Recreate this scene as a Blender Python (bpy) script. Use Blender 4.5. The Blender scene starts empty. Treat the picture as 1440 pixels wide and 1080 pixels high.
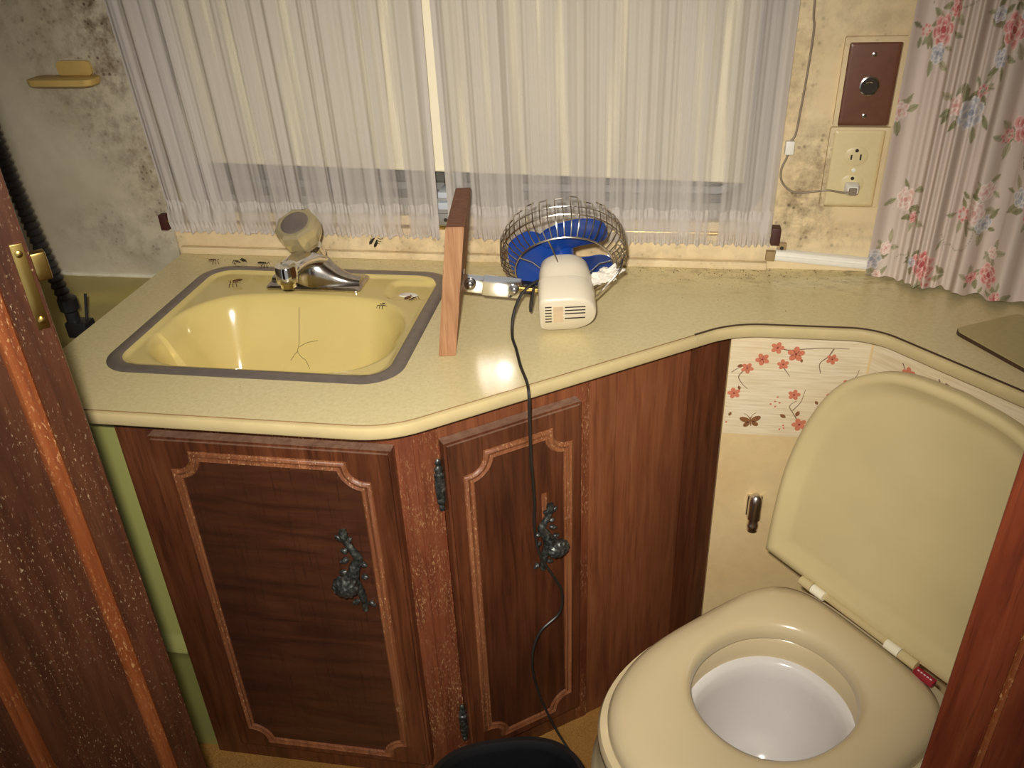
import bpy, bmesh, math, random
from mathutils import Vector, Matrix, noise
random.seed(7)
PI = math.pi
scene = bpy.context.scene
COL = scene.collection
# units: metres; z = 0 is the counter top, y = 0 the face of the window wall, the floor lies at FZ
FZ = -0.73

# ------------------------------------------------------------------ camera
CAM = Vector((-0.25403, -1.32876, 0.56361))
YAW, PITCH, ROLL, FPX = 0.17932, -0.53778, -0.04192, 1210.59
fw = Vector((-math.sin(YAW)*math.cos(PITCH), math.cos(YAW)*math.cos(PITCH), math.sin(PITCH)))
r0 = Vector((math.cos(YAW), math.sin(YAW), 0)); u0 = r0.cross(fw)
rr = r0*math.cos(ROLL) + u0*math.sin(ROLL); uu = -r0*math.sin(ROLL) + u0*math.cos(ROLL)
cd = bpy.data.cameras.new('camera'); cam = bpy.data.objects.new('camera', cd); COL.objects.link(cam)
cd.sensor_fit = 'HORIZONTAL'; cd.sensor_width = 36.0; cd.lens = FPX/1440*36.0; cd.clip_start = 0.02
cam.matrix_world = Matrix(((rr.x, uu.x, -fw.x, CAM.x), (rr.y, uu.y, -fw.y, CAM.y), (rr.z, uu.z, -fw.z, CAM.z), (0, 0, 0, 1)))
scene.camera = cam
# ------------------------------------------------------------------ light
scene.view_settings.view_transform = 'Standard'; scene.view_settings.look = 'None'
scene.view_settings.gamma = 1.0; scene.view_settings.use_curve_mapping = False
scene.view_settings.exposure = 0.0
scene.cycles.blur_glossy = 0.0; scene.cycles.sample_clamp_indirect = 0.0
w = bpy.data.worlds.new('world'); scene.world = w; w.use_nodes = True
w.node_tree.nodes['Background'].inputs[0].default_value = (0.97, 0.97, 0.97, 1)
w.node_tree.nodes['Background'].inputs[1].default_value = 0.34
# the camera's own flash, just above and beside the lens
ld = bpy.data.lights.new('camera_flash', 'SPOT'); ld.energy = 74; ld.color = (1.0, 0.935, 0.84)
ld.spot_size = math.radians(88); ld.spot_blend = 1.0; ld.shadow_soft_size = 0.014
flash = bpy.data.objects.new('camera_flash', ld); COL.objects.link(flash)
flash.matrix_world = Matrix.Translation(rr*-0.03 + uu*0.045 - fw*0.01) @ cam.matrix_world

# ------------------------------------------------------------------ materials
MATS = {}
def srgb(r, g, b):
    f = lambda c: (c/255/12.92 if c/255 <= .04045 else ((c/255+.055)/1.055)**2.4)
    return (f(r), f(g), f(b), 1)
class NT:
    def __init__(s, name):
        s.m = bpy.data.materials.new(name); s.m.use_nodes = True
        s.t = s.m.node_tree; s.b = s.t.nodes['Principled BSDF']; MATS[name] = s.m
        s.out = s.t.nodes['Material Output']
    def n(s, typ, **kw):
        nd = s.t.nodes.new(typ)
        for k, v in kw.items():
            if k in ('i',):
                for kk, vv in v.items(): nd.inputs[kk].default_value = vv
            else: setattr(nd, k, v)
        return nd
    def l(s, a, b): s.t.links.new(a, b)
    def coords(s, scale=(1, 1, 1), kind='Object', rot=(0, 0, 0)):
        tc = s.n('ShaderNodeTexCoord'); mp = s.n('ShaderNodeMapping')
        mp.inputs['Scale'].default_value = scale; mp.inputs['Rotation'].default_value = rot
        s.l(tc.outputs[kind], mp.inputs['Vector']); return mp.outputs['Vector']
    def noise(s, vec, scale=5, detail=4, rough=.55, dist=0):
        nd = s.n('ShaderNodeTexNoise'); nd.inputs['Scale'].default_value = scale; nd.inputs['Detail'].default_value = detail
        nd.inputs['Roughness'].default_value = rough; nd.inputs['Distortion'].default_value = dist
        s.l(vec, nd.inputs['Vector']); return nd.outputs['Fac']
    def ramp(s, fac, stops, interp='LINEAR'):
        nd = s.n('ShaderNodeValToRGB'); cr = nd.color_ramp; cr.interpolation = interp
        while len(cr.elements) < len(stops): cr.elements.new(.5)
        for e, (p, c) in zip(cr.elements, stops):
            e.position = p; e.color = c if len(c) == 4 else (*c, 1)
        s.l(fac, nd.inputs['Fac']); return nd.outputs['Color']
    def mix(s, fac, a, b, blend='MIX'):
        nd = s.n('ShaderNodeMix', data_type='RGBA', blend_type=blend)
        if isinstance(fac, (int, float)): nd.inputs[0].default_value = fac
        else: s.l(fac, nd.inputs[0])
        for i, v in ((6, a), (7, b)):
            if isinstance(v, tuple): nd.inputs[i].default_value = v if len(v) == 4 else (*v, 1)
            else: s.l(v, nd.inputs[i])
        return nd.outputs[2]
    def math(s, op, a, b=0.0, clamp=False):
        nd = s.n('ShaderNodeMath', operation=op, use_clamp=clamp)
        for i, v in ((0, a), (1, b)):
            if isinstance(v, (int, float)): nd.inputs[i].default_value = v
            else: s.l(v, nd.inputs[i])
        return nd.outputs[0]
    def bump(s, h, strength=.2, dist=.002):
        nd = s.n('ShaderNodeBump'); nd.inputs['Strength'].default_value = strength; nd.inputs['Distance'].default_value = dist
        s.l(h, nd.inputs['Height']); s.l(nd.outputs['Normal'], s.b.inputs['Normal'])
    def base(s, c):
        if isinstance(c, tuple): s.b.inputs['Base Color'].default_value = c
        else: s.l(c, s.b.inputs['Base Color'])
        return s
    def set(s, rough=None, metal=None, spec=None, coat=None, trans=None, ior=None):
        for k, v in (('Roughness', rough), ('Metallic', metal), ('Specular IOR Level', spec), ('Coat Weight', coat), ('Transmission Weight', trans), ('IOR', ior)):
            if v is not None: s.b.inputs[k].default_value = v
        return s
W4 = (1, 1, 1, 1); K4 = (0, 0, 0, 1)
def plain(name, c, rough=.5, metal=0, spec=.5, var=.12, scale=30, bump=0):
    m = NT(name); v = m.coords(); f = m.noise(v, scale, 4)
    dark = tuple(x*(1-var) for x in c[:3])+(1,); lite = tuple(min(1, x*(1+var)) for x in c[:3])+(1,)
    m.base(m.ramp(f, [(.3, dark), (.7, lite)])).set(rough=rough, metal=metal, spec=spec)
    if bump: m.bump(f, bump)
    return m
def wood(name, dark, mid, lite, flecks=0.0, fleck_col=srgb(190, 150, 105), grain=(38, 38, 2.6), rough=.36):
    m = NT(name); v = m.coords(grain); f = m.noise(v, 2.2, 8, .62, .5)
    big = m.noise(m.coords((5, 5, 1.6)), 1.5, 3)
    c = m.ramp(f, [(.26, dark), (.5, mid), (.76, lite)])
    c = m.mix(m.ramp(big, [(.3, K4), (.75, W4)]), m.mix(.55, c, dark), c)
    pores = m.noise(m.coords((240, 240, 9)), 1.5, 3)
    c = m.mix(m.ramp(pores, [(.30, W4), (.42, K4)]), c, m.mix(.6, c, dark))
    if flecks:
        fl = m.noise(m.coords((420, 420, 150)), 1.0, 3, .7)
        area = m.noise(m.coords((14, 14, 6)), 1.3, 3)
        msk = m.math('MULTIPLY', m.ramp(fl, [(.60-.03*flecks, K4), (.66, W4)]), m.ramp(area, [(.40, K4), (.62, W4)]))
        c = m.mix(m.math('MULTIPLY', msk, min(1, .55+.25*flecks)), c, fleck_col)
    m.base(c).set(rough=rough, spec=.45); m.bump(f, .12, .001); return m
wood('wood_cabinet', srgb(58, 30, 18), srgb(102, 56, 33), srgb(126, 76, 48), 0)
wood('wood_stile', srgb(82, 40, 25), srgb(122, 66, 42), srgb(142, 84, 56), 2.2)
wood('wood_panel', srgb(92, 50, 29), srgb(132, 76, 46), srgb(152, 96, 62), 0, rough=.5)
wood('wood_door_panel', srgb(50, 26, 16), srgb(90, 48, 28), srgb(114, 66, 41), 0)
wood('wood_door_panel_wide', srgb(46, 26, 17), srgb(80, 45, 29), srgb(100, 60, 39), 0, grain=(2.6, 38, 22))
wood('wood_moulding', srgb(96, 56, 34), srgb(138, 84, 53), srgb(168, 112, 74), .8, srgb(205, 165, 120), rough=.4)
wood('wood_worn_lit', srgb(108, 76, 60), srgb(138, 106, 86), srgb(160, 128, 106), 0, rough=.6)
wood('wood_door_left', srgb(48, 27, 17), srgb(78, 44, 28), srgb(98, 60, 39), .35, srgb(190, 165, 130), rough=.36)
wood('wood_bead_left', srgb(92, 46, 24), srgb(132, 70, 36), srgb(156, 92, 52), 1.2, srgb(200, 155, 105))
wood('wood_door_right', srgb(66, 26, 15), srgb(116, 52, 28), srgb(142, 72, 41), 0, rough=.4)
wood('wood_board', srgb(128, 86, 58), srgb(166, 122, 84), srgb(190, 148, 108), 0, grain=(60, 60, 5), rough=.7)
wood('wood_board_end', srgb(116, 72, 54), srgb(142, 94, 72), srgb(160, 112, 88), 0, grain=(60, 60, 60), rough=.8)
# counter laminate: pale olive yellow with fine mottling and some dirt
m = NT('laminate'); v = m.coords()
f = m.noise(v, 160, 5, .7); f2 = m.noise(v, 22, 4)
c = m.ramp(f, [(.3, srgb(206, 192, 142)), (.55, srgb(220, 206, 158)), (.75, srgb(227, 214, 170))])
c = m.mix(m.ramp(f2, [(.35, K4), (.7, (.35, .35, .35, 1))]), c, srgb(214, 196, 144))
sp = m.n('ShaderNodeSeparateXYZ'); m.l(v, sp.inputs[0])
near = m.n('ShaderNodeMapRange'); m.l(sp.outputs['Y'], near.inputs['Value'])
near.inputs['From Min'].default_value = -.13; near.inputs['From Max'].default_value = -.01
rgt = m.n('ShaderNodeMapRange'); m.l(sp.outputs['X'], rgt.inputs['Value'])
rgt.inputs['From Min'].default_value = -.6; rgt.inputs['From Max'].default_value = -.1
d1 = m.noise(m.coords((1, 2.2, 1)), 26, 6, .75)
dirt = m.math('MULTIPLY', m.math('MULTIPLY', m.ramp(d1, [(.50, K4), (.72, W4)]), near.outputs[0]), m.math('ADD', m.math('MULTIPLY', rgt.outputs[0], .75), .15))
c = m.mix(dirt, c, srgb(92, 72, 46))
m.base(c).set(rough=.23, spec=.5); m.bump(f, .02, .0005)
plain('laminate_edge', srgb(204, 186, 138), .34, var=.06)
plain('seam_light', srgb(140, 112, 76), .6)
plain('seam_brown', srgb(66, 44, 30), .6)
plain('flap_laminate', srgb(186, 172, 118), .35, var=.06, scale=120)
plain('sink_enamel', srgb(216, 196, 126), .12, spec=.6, var=.03, scale=8)
m = plain('steel_rim', srgb(146, 136, 128), .42, 0.6, var=.10, scale=60)
m = NT('chrome'); m.base((.78, .76, .74, 1)).set(rough=.07, metal=1); 
m = NT('chrome_dull'); m.base(m.ramp(m.noise(m.coords(), 60, 5), [(.3, (.34, .31, .28, 1)), (.7, (.62, .58, .54, 1))])).set(rough=.2, metal=1)
m = NT('nickel'); m.base((.70, .66, .60, 1)).set(rough=.28, metal=1)
m = NT('bracket_steel'); m.base((.92, .91, .89, 1)).set(rough=.12, metal=1)
m = NT('wire_steel'); m.base((.60, .55, .48, 1)).set(rough=.25, metal=1)
m = NT('brass'); m.base((.72, .52, .17, 1)).set(rough=.22, metal=1)
m = NT('acrylic'); m.base(srgb(206, 192, 150)).set(rough=.10, metal=.35, spec=.7, trans=.25, ior=1.45)
plain('knob_cap', srgb(128, 116, 108), .3, .3)
m = NT('antique_metal'); m.base(m.ramp(m.noise(m.coords(), 180, 4), [(.3, srgb(34, 35, 34)), (.55, srgb(74, 76, 72)), (.75, srgb(140, 142, 136))])).set(rough=.36, metal=.55)
plain('fan_white', srgb(222, 212, 188), .38, var=.03, scale=12)
plain('fan_blue', srgb(22, 62, 142), .3, var=.15, scale=18)
plain('fan_label', srgb(214, 190, 158), .6)
plain('vent_dark', srgb(44, 36, 28), .7)
plain('black_rubber', srgb(22, 21, 20), .42, var=.2)
plain('cord_black', srgb(40, 37, 33), .4, var=.2)
plain('torn_tape', srgb(226, 220, 206), .8, var=.08, bump=.5)
plain('bin_black', srgb(20, 20, 22), .38, var=.25, scale=20)
plain('toilet_beige', srgb(200, 183, 146), .22, var=.035, scale=7)
plain('toilet_lid', srgb(198, 181, 134), .27, var=.06, scale=6)
plain('bowl_white', srgb(214, 210, 206), .15, var=.02, scale=6)
plain('hinge_white', srgb(232, 226, 200), .4, var=.03)
plain('sticker_red', srgb(150, 34, 48), .5, var=.2, scale=120)
plain('sticker_white', srgb(225, 200, 200), .5)
plain('plastic_white', srgb(232, 229, 218), .4, var=.04)
plain('plate_beige', srgb(214, 198, 152), .4, var=.04, scale=90)
plain('plate_brown', srgb(106, 68, 50), .4, var=.12, scale=60)
plain('slot_dark', srgb(40, 32, 22), .7)
plain('cable_grey', srgb(136, 122, 104), .5)
plain('bracket_brown', srgb(66, 30, 24), .5)
plain('clip_tan', srgb(150, 126, 86), .5)
plain('shade_cream', srgb(236, 228, 200), .8, var=.03, scale=15)
plain('alu', srgb(168, 168, 166), .4, .6, var=.06)
plain('frame_grey', srgb(150, 148, 142), .5, var=.06)
plain('frame_dark', srgb(56, 50, 44), .5)
plain('frame_blue', srgb(186, 194, 204), .45, var=.05)
plain('fly_black', srgb(30, 26, 22), .5)
plain('moth_brown', srgb(96, 62, 36), .8)
plain('dirt_brown', srgb(70, 50, 32), .9)
plain('fibreglass_green', srgb(148, 148, 86), .3, var=.06, scale=9)
plain('fibreglass_deck', srgb(168, 154, 90), .35, var=.12, scale=9)
plain('caulk_white', srgb(214, 208, 186), .6)
plain('shelf_tan', srgb(196, 166, 98), .45, var=.1)
plain('hose_black', srgb(34, 33, 34), .35, var=.2)
plain('ceiling_paint', srgb(214, 204, 180), .8)
# walls
def wall_mat(name, c, mould=0.0, band=None, warm=srgb(208, 174, 124)):
    m = NT(name); v = m.coords(); f = m.noise(v, 7, 6, .6); g = m.noise(v, 55, 4)
    base = m.mix(m.ramp(f, [(.35, K4), (.75, (.55, .55, .55, 1))]), c, warm)
    base = m.mix(m.ramp(g, [(.3, (.18, .18, .18, 1)), (.6, K4)]), base, tuple(x*.6 for x in c[:3])+(1,))
    if mould:
        sp = m.n('ShaderNodeSeparateXYZ'); m.l(v, sp.inputs[0])
        tot = None
        for (cx, cz, wx, wz, st) in band:     # stains: soft ellipses of mould specks
            dx = m.math('DIVIDE', m.math('SUBTRACT', sp.outputs['X'], cx), wx); dz = m.math('DIVIDE', m.math('SUBTRACT', sp.outputs['Z'], cz), wz)
            e = m.math('ADD', m.math('MULTIPLY', dx, dx), m.math('MULTIPLY', dz, dz))
            k = m.math('MULTIPLY', m.math('SUBTRACT', 1.0, e, True), st)
            tot = k if tot is None else m.math('MAXIMUM', tot, k)
        sm = m.noise(v, 34, 6, .7); vo = m.n('ShaderNodeTexVoronoi'); vo.inputs['Scale'].default_value = 95; m.l(v, vo.inputs['Vector'])
        cl = m.math('MULTIPLY', m.ramp(sm, [(.40, K4), (.66, W4)]), tot)
        spots = m.math('MULTIPLY', m.ramp(vo.outputs['Distance'], [(.18, W4), (.30, K4)]), m.math('MULTIPLY', m.ramp(m.noise(v, 17, 2), [(.46, K4), (.56, W4)]), tot))
        base = m.mix(m.math('MULTIPLY', cl, 1.0*mould, True), base, srgb(98, 76, 52))
        base = m.mix(m.math('MULTIPLY', spots, .8*mould, True), base, srgb(72, 54, 38))
    m.base(base).set(rough=.62, spec=.3); m.bump(g, .06, .001); return m
wall_mat('wall_beige', srgb(226, 208, 168), 1.0, [(-1.13, .36, .085, .22, 1.0), (-1.10, .16, .05, .2, .8), (-.03, .10, .06, .09, .9), (-.02, .15, .06, .10, .8), (-.055, .30, .03, .25, .5), (.03, .055, .10, .03, .5), (-.5, .02, .6, .035, .35), (.02, .37, .1, .06, .3)])
wall_mat('surround_grey', srgb(200, 190, 168), 1.0, [(-1.135, .40, .07, .26, 1.0), (-1.15, .32, .09, .22, .8), (-1.11, .16, .05, .16, .7), (-1.28, .44, .2, .12, .6), (-1.2, .30, .12, .10, .5), (-1.17, .03, .16, .08, .4)], srgb(168, 156, 124))
wall_mat('alcove_beige', srgb(226, 202, 150), 0, None, srgb(214, 176, 122))
m = NT('wallpaper'); v = m.coords((8, 8, 160)); f = m.noise(v, 2, 4); g = m.noise(m.coords(), 9, 3)
m.base(m.mix(m.ramp(g, [(.4, K4), (.75, (.4, .4, .4, 1))]), m.ramp(f, [(.35, srgb(216, 198, 160)), (.6, srgb(234, 220, 188))]), srgb(222, 194, 140))).set(rough=.55)
plain('print_coral', srgb(204, 122, 92), .6, var=.14, scale=160)
plain('print_core', srgb(150, 60, 40), .6)
plain('print_brown', srgb(134, 88, 50), .6, var=.14, scale=160)
plain('print_stem', srgb(124, 98, 76), .6, var=.1)
plain('print_pink', srgb(206, 150, 146), .6)
m = NT('carpet'); v = m.coords(); f = m.noise(v, 420, 4, .8); g = m.noise(v, 14, 5)
m.base(m.mix(m.ramp(g, [(.4, K4), (.75, (.7, .7, .7, 1))]), m.ramp(f, [(.3, srgb(132, 92, 42)), (.7, srgb(196, 148, 82))]), srgb(150, 104, 52))).set(rough=.95, spec=.1); m.bump(f, .6, .004)
# sheer cloth: woven density varies thread by thread (u runs along the cloth)
m = NT('sheer'); t = m.t
uv = m.n('ShaderNodeUVMap'); sep = m.n('ShaderNodeSeparateXYZ'); m.l(uv.outputs['UV'], sep.inputs[0])
cb = m.n('ShaderNodeCombineXYZ'); m.l(sep.outputs['X'], cb.inputs['X']); m.l(m.math('MULTIPLY', sep.outputs['Y'], .03), cb.inputs['Y'])
fold = m.noise(cb.outputs[0], 15, 3, .6); fine = m.noise(cb.outputs[0], 120, 3, .7); gap = m.noise(cb.outputs[0], 44, 2, .5)
dens = m.math('ADD', m.math('MULTIPLY', fold, .75), m.math('MULTIPLY', fine, .34))
dens = m.math('SUBTRACT', m.math('ADD', dens, .44), m.math('MULTIPLY', m.ramp(gap, [(.53, K4), (.62, W4)]), .46))
at = m.n('ShaderNodeAttribute', attribute_name='layers')
dens = m.math('ADD', m.math('MULTIPLY', m.math('SUBTRACT', dens, .28), 1.0), at.outputs['Fac'])
alpha = m.n('ShaderNodeMapRange'); m.l(dens, alpha.inputs['Value'])
alpha.inputs['From Min'].default_value = 0; alpha.inputs['From Max'].default_value = 1; alpha.inputs['To Min'].default_value = .12; alpha.inputs['To Max'].default_value = .92
tr = m.n('ShaderNodeBsdfTransparent'); df = m.n('ShaderNodeBsdfDiffuse'); tl = m.n('ShaderNodeBsdfTranslucent')
for b in (df, tl): b.inputs['Color'].default_value = (.66, .615, .575, 1)
mx = m.n('ShaderNodeMixShader'); mx.inputs[0].default_value = .25; m.l(df.outputs[0], mx.inputs[1]); m.l(tl.outputs[0], mx.inputs[2])
m2 = m.n('ShaderNodeMixShader'); m.l(alpha.outputs[0], m2.inputs[0]); m.l(tr.outputs[0], m2.inputs[1]); m.l(mx.outputs[0], m2.inputs[2])
m.l(m2.outputs[0], m.out.inputs['Surface'])
m = NT('floral_cloth'); a = m.n('ShaderNodeVertexColor', layer_name='print'); m.base(a.outputs['Color']).set(rough=.85, spec=.2)
m.bump(m.noise(m.coords((1, 1, 1)), 900, 2), .15, .0006)
m = NT('dirty_glass'); tr = m.n('ShaderNodeBsdfTransparent'); tr.inputs['Color'].default_value = (.5, .5, .5, 1)
m.base(srgb(112, 110, 104)).set(rough=.25); mx = m.n('ShaderNodeMixShader'); mx.inputs[0].default_value = .7
m.l(tr.outputs[0], mx.inputs[1]); m.l(m.b.outputs[0], mx.inputs[2]); m.l(mx.outputs[0], m.out.inputs['Surface'])

# ------------------------------------------------------------------ mesh helpers
def obj(name, bm, mat, parent=None, smooth=True, auto=40, loc=None):
    me = bpy.data.meshes.new(name)
    bmesh.ops.recalc_face_normals(bm, faces=bm.faces[:])
    if smooth:
        for f in bm.faces: f.smooth = True
        ang = math.radians(auto)
        for e in bm.edges:
            if len(e.link_faces) == 2 and e.calc_face_angle(0) > ang: e.smooth = False
    if loc is not None: bmesh.ops.translate(bm, verts=bm.verts, vec=-Vector(loc))
    bm.to_mesh(me); bm.free()
    mats = mat if isinstance(mat, (list, tuple)) else [mat]
    for x in mats: me.materials.append(MATS[x])
    o = bpy.data.objects.new(name, me); COL.objects.link(o)
    if parent is not None: o.parent = parent
    if loc is not None: o.location = loc
    return o
def tag(o, label, cat, group=None):
    o['label'] = label; o['category'] = cat
    if group: o['group'] = group
    return o
def thing(name, label, cat, loc=(0, 0, 0), group=None, rot=(0, 0, 0)):
    o = bpy.data.objects.new(name, None); COL.objects.link(o); o.location = loc; o.rotation_euler = rot
    o.empty_display_size = .02; tag(o, label, cat, group); return o
def struct(name, bm, mat, label=None, smooth=False):
    o = obj(name, bm, mat, None, smooth); o['kind'] = 'structure'
    if label: o['label'] = label
    return o
def B(): return bmesh.new()
def join(bm, other, M=None, mi=None):
    me = bpy.data.meshes.new('tmp')
    if M is not None: other.transform(M)
    if mi is not None:
        for f in other.faces: f.material_index = mi
    other.to_mesh(me); bm.from_mesh(me); bpy.data.meshes.remove(me); other.free(); return bm
def box(c, s, bev=0, seg=2, M=None):
    bm = B(); bmesh.ops.create_cube(bm, size=1)
    bmesh.ops.scale(bm, vec=Vector(s), verts=bm.verts)
    if bev: bmesh.ops.bevel(bm, geom=bm.edges[:], offset=bev, segments=seg, affect='EDGES', profile=.6)
    bmesh.ops.translate(bm, vec=Vector(c), verts=bm.verts)
    if M is not None: bm.transform(M)
    return bm
def box2(a, b, bev=0, seg=2):
    a = Vector(a); b = Vector(b); return box((a+b)/2, [abs(x) for x in (b-a)], bev, seg)
def loft(loops, close_ends=(False, False), closed=True):
    bm = B(); rows = [[bm.verts.new(p) for p in lp] for lp in loops]; n = len(rows[0])
    for a, b in zip(rows, rows[1:]):
        for i in range(n if closed else n-1):
            j = (i+1) % n
            try: bm.faces.new((a[i], a[j], b[j], b[i]))
            except ValueError: pass
    if close_ends[0]: bm.faces.new(rows[0])
    if close_ends[1]: bm.faces.new(rows[-1])
    return bm
def lathe(prof, n=32, M=None, caps=(True, True)):
    bm = loft([[(r*math.cos(2*PI*i/n), r*math.sin(2*PI*i/n), z) for i in range(n)] for r, z in prof], caps)
    if M is not None: bm.transform(M)
    return bm
def frame(o, z, xhint=(1, 0, 0)):
    z = Vector(z).normalized(); x = Vector(xhint); x = (x - z*x.dot(z)).normalized(); y = z.cross(x)
    return Matrix(((x.x, y.x, z.x, o[0]), (x.y, y.y, z.y, o[1]), (x.z, y.z, z.z, o[2]), (0, 0, 0, 1)))
def crv(pts, n=8):
    P = [Vector(p) for p in pts]; P = [P[0]*2-P[1]] + P + [P[-1]*2-P[-2]]; out = []
    for i in range(1, len(P)-2):
        a, b, c, d = P[i-1:i+3]
        for k in range(n):
            t = k/n; out.append(.5*((2*b)+(c-a)*t+(2*a-5*b+4*c-d)*t*t+(3*b-a-3*c+d)*t**3))
    out.append(P[-2]); return out
def tube(pts, r, n=8, closed=False, caps=True, rad=None):
    P = [Vector(p) for p in pts]; m = len(P); loops = []; up = None
    for i, p in enumerate(P):
        if closed: t = (P[(i+1) % m]-P[i-1])
        else: t = P[min(i+1, m-1)]-P[max(i-1, 0)]
        t.normalize()
        if up is None: up = Vector((0, 0, 1)) if abs(t.z) < .9 else Vector((1, 0, 0))
        x = (up - t*up.dot(t)); x = x.normalized() if x.length > 1e-6 else t.orthogonal().normalized(); up = x; y = t.cross(x)
        q = rad(i/(m-1)) if rad else r
        loops.append([p+(x*math.cos(2*PI*k/n)+y*math.sin(2*PI*k/n))*q for k in range(n)])
    if closed: loops.append(loops[0])
    bm = loft(loops, (caps and not closed, caps and not closed))
    if closed: bmesh.ops.remove_doubles(bm, verts=bm.verts, dist=1e-7)
    return bm
def rrect(x0, x1, y0, y1, r, n=8, z=0):
    out = []
    for cx, cy, a in ((x1-r, y1-r, 0), (x0+r, y1-r, PI/2), (x0+r, y0+r, PI), (x1-r, y0+r, 1.5*PI)):
        for k in range(n+1):
            t = a+PI/2*k/n; out.append(Vector((cx+r*math.cos(t), cy+r*math.sin(t), z)))
    return out
def sup(cx, cy, a, b, n=2.4, N=64, b2=None, z=0):
    out = []
    for k in range(N):
        t = 2*PI*k/N; c, s = math.cos(t), math.sin(t); bb = b if s >= 0 or b2 is None else b2
        out.append(Vector((cx+a*math.copysign(abs(c)**(2/n), c), cy+bb*math.copysign(abs(s)**(2/n), s), z)))
    return out
def poly_prism(pts, z0, z1, holes=()):
    """flat polygon with holes (xy), extruded from z0 to z1"""
    bm = B(); edges = []
    for lp in (pts, *holes):
        vs = [bm.verts.new((p[0], p[1], z1)) for p in lp]
        edges += [bm.edges.new((vs[i], vs[(i+1) % len(vs)])) for i in range(len(vs))]
    bmesh.ops.triangle_fill(bm, edges=edges, use_beauty=True, use_dissolve=False)
    r = bmesh.ops.extrude_face_region(bm, geom=bm.faces[:])
    bmesh.ops.translate(bm, vec=(0, 0, z0-z1), verts=[e for e in r['geom'] if isinstance(e, bmesh.types.BMVert)])
    return bm
def fillet(pts, rad, n=10):
    out = [Vector((*pts[0], 0))]
    for a, b, c, r in zip(pts, pts[1:], pts[2:], rad):
        a, b, c = (Vector((*p, 0)) for p in (a, b, c)); u = (a-b).normalized(); v = (c-b).normalized()
        if r <= 0: out.append(b); continue
        ang = u.angle(v); t = r/math.tan(ang/2); cen = b+(u+v).normalized()*(r/math.sin(ang/2)); p, q = b+u*t, b+v*t
        for k in range(n+1):
            s = k/n; w_ = (p-cen).lerp(q-cen, s).normalized()*r; out.append(cen+w_)
    out.append(Vector((*pts[-1], 0))); return out
def sweep2(path, prof, closed=False):
    """path: xy points; prof: (offset to the right-hand side, z) points"""
    m = len(path); loops = []
    for i, p in enumerate(path):
        a = path[i-1] if (closed or i > 0) else None; b = path[(i+1) % m] if (closed or i < m-1) else None
        d1 = (p-a).normalized() if a is not None else None; d2 = (b-p).normalized() if b is not None else None
        n1 = Vector((d1.y, -d1.x, 0)) if d1 else None; n2 = Vector((d2.y, -d2.x, 0)) if d2 else None
        if n1 and n2:
            n = (n1+n2).normalized(); k = min(1/max(n.dot(n1), .35), 2.0)
        else: n, k = (n1 or n2), 1
        loops.append([Vector((p.x+n.x*o*k, p.y+n.y*o*k, z)) for o, z in prof])
    if closed: loops.append(loops[0])
    bm = loft(loops, (not closed, not closed), True)
    if closed: bmesh.ops.remove_doubles(bm, verts=bm.verts, dist=1e-7)
    return bm
def dup(o, parent=None, loc=None):
    c = o.copy(); COL.objects.link(c); c.parent = parent
    if loc is not None: c.location = loc
    return c

# ------------------------------------------------------------------ structure
XL, XR, YB, ZC = -1.80, .66, -2.3, 1.25
struct('floor', box2((XL, YB, FZ-.04), (XR, .10, FZ)), 'carpet', 'worn ochre carpet floor')
struct('ceiling', box2((XL, YB, ZC), (XR, .10, ZC+.04)), 'ceiling_paint')
WX0, WX1, WZ0, WZ1 = -1.075, -.085, .075, .66
M_wall = Matrix(((1, 0, 0, 0), (0, 0, 1, 0), (0, 1, 0, 0), (0, 0, 0, 1)))      # (x, z, y) -> (x, y, z)
bm = poly_prism([(XL, FZ), (XR, FZ), (XR, ZC), (XL, ZC)], .09, 0, [rrect(WX0, WX1, WZ0, WZ1, .07)])
bm.transform(M_wall); struct('wall_back', bm, 'wall_beige', 'mould-spotted beige wall around the window')
struct('wall_left', box2((XL-.04, YB, FZ), (XL, .1, ZC)), 'surround_grey')
struct('wall_right', box2((XR, YB, FZ), (XR+.04, .1, ZC)), 'wall_beige')
# alcove behind the toilet: one face parallel to the window wall, one turned
C1 = Vector((-.134, -.187)); C2 = Vector((.062, -.187)); DG = Vector((.675, -.738)).normalized(); C3 = C2+DG*.62
bm = poly_prism([C1, C2, C2+Vector((.03, .05)), C1+Vector((0, .05))], FZ, -.0185)
struct('wall_alcove', bm, 'alcove_beige', 'plain beige wall beside the toilet')
bm = poly_prism([C2, C3, C3+Vector((.05, .04)), C2+Vector((.03, .05))], FZ, -.0185)
struct('wall_alcove_side', bm, 'alcove_beige', 'beige wall behind the toilet lid')
# moulding between wall and counter
struct('trim_1', box2((-1.079, -.011, .0), (-.073, .0, .013), .003), 'wall_beige', 'narrow beige trim strip above the counter', True)

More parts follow.
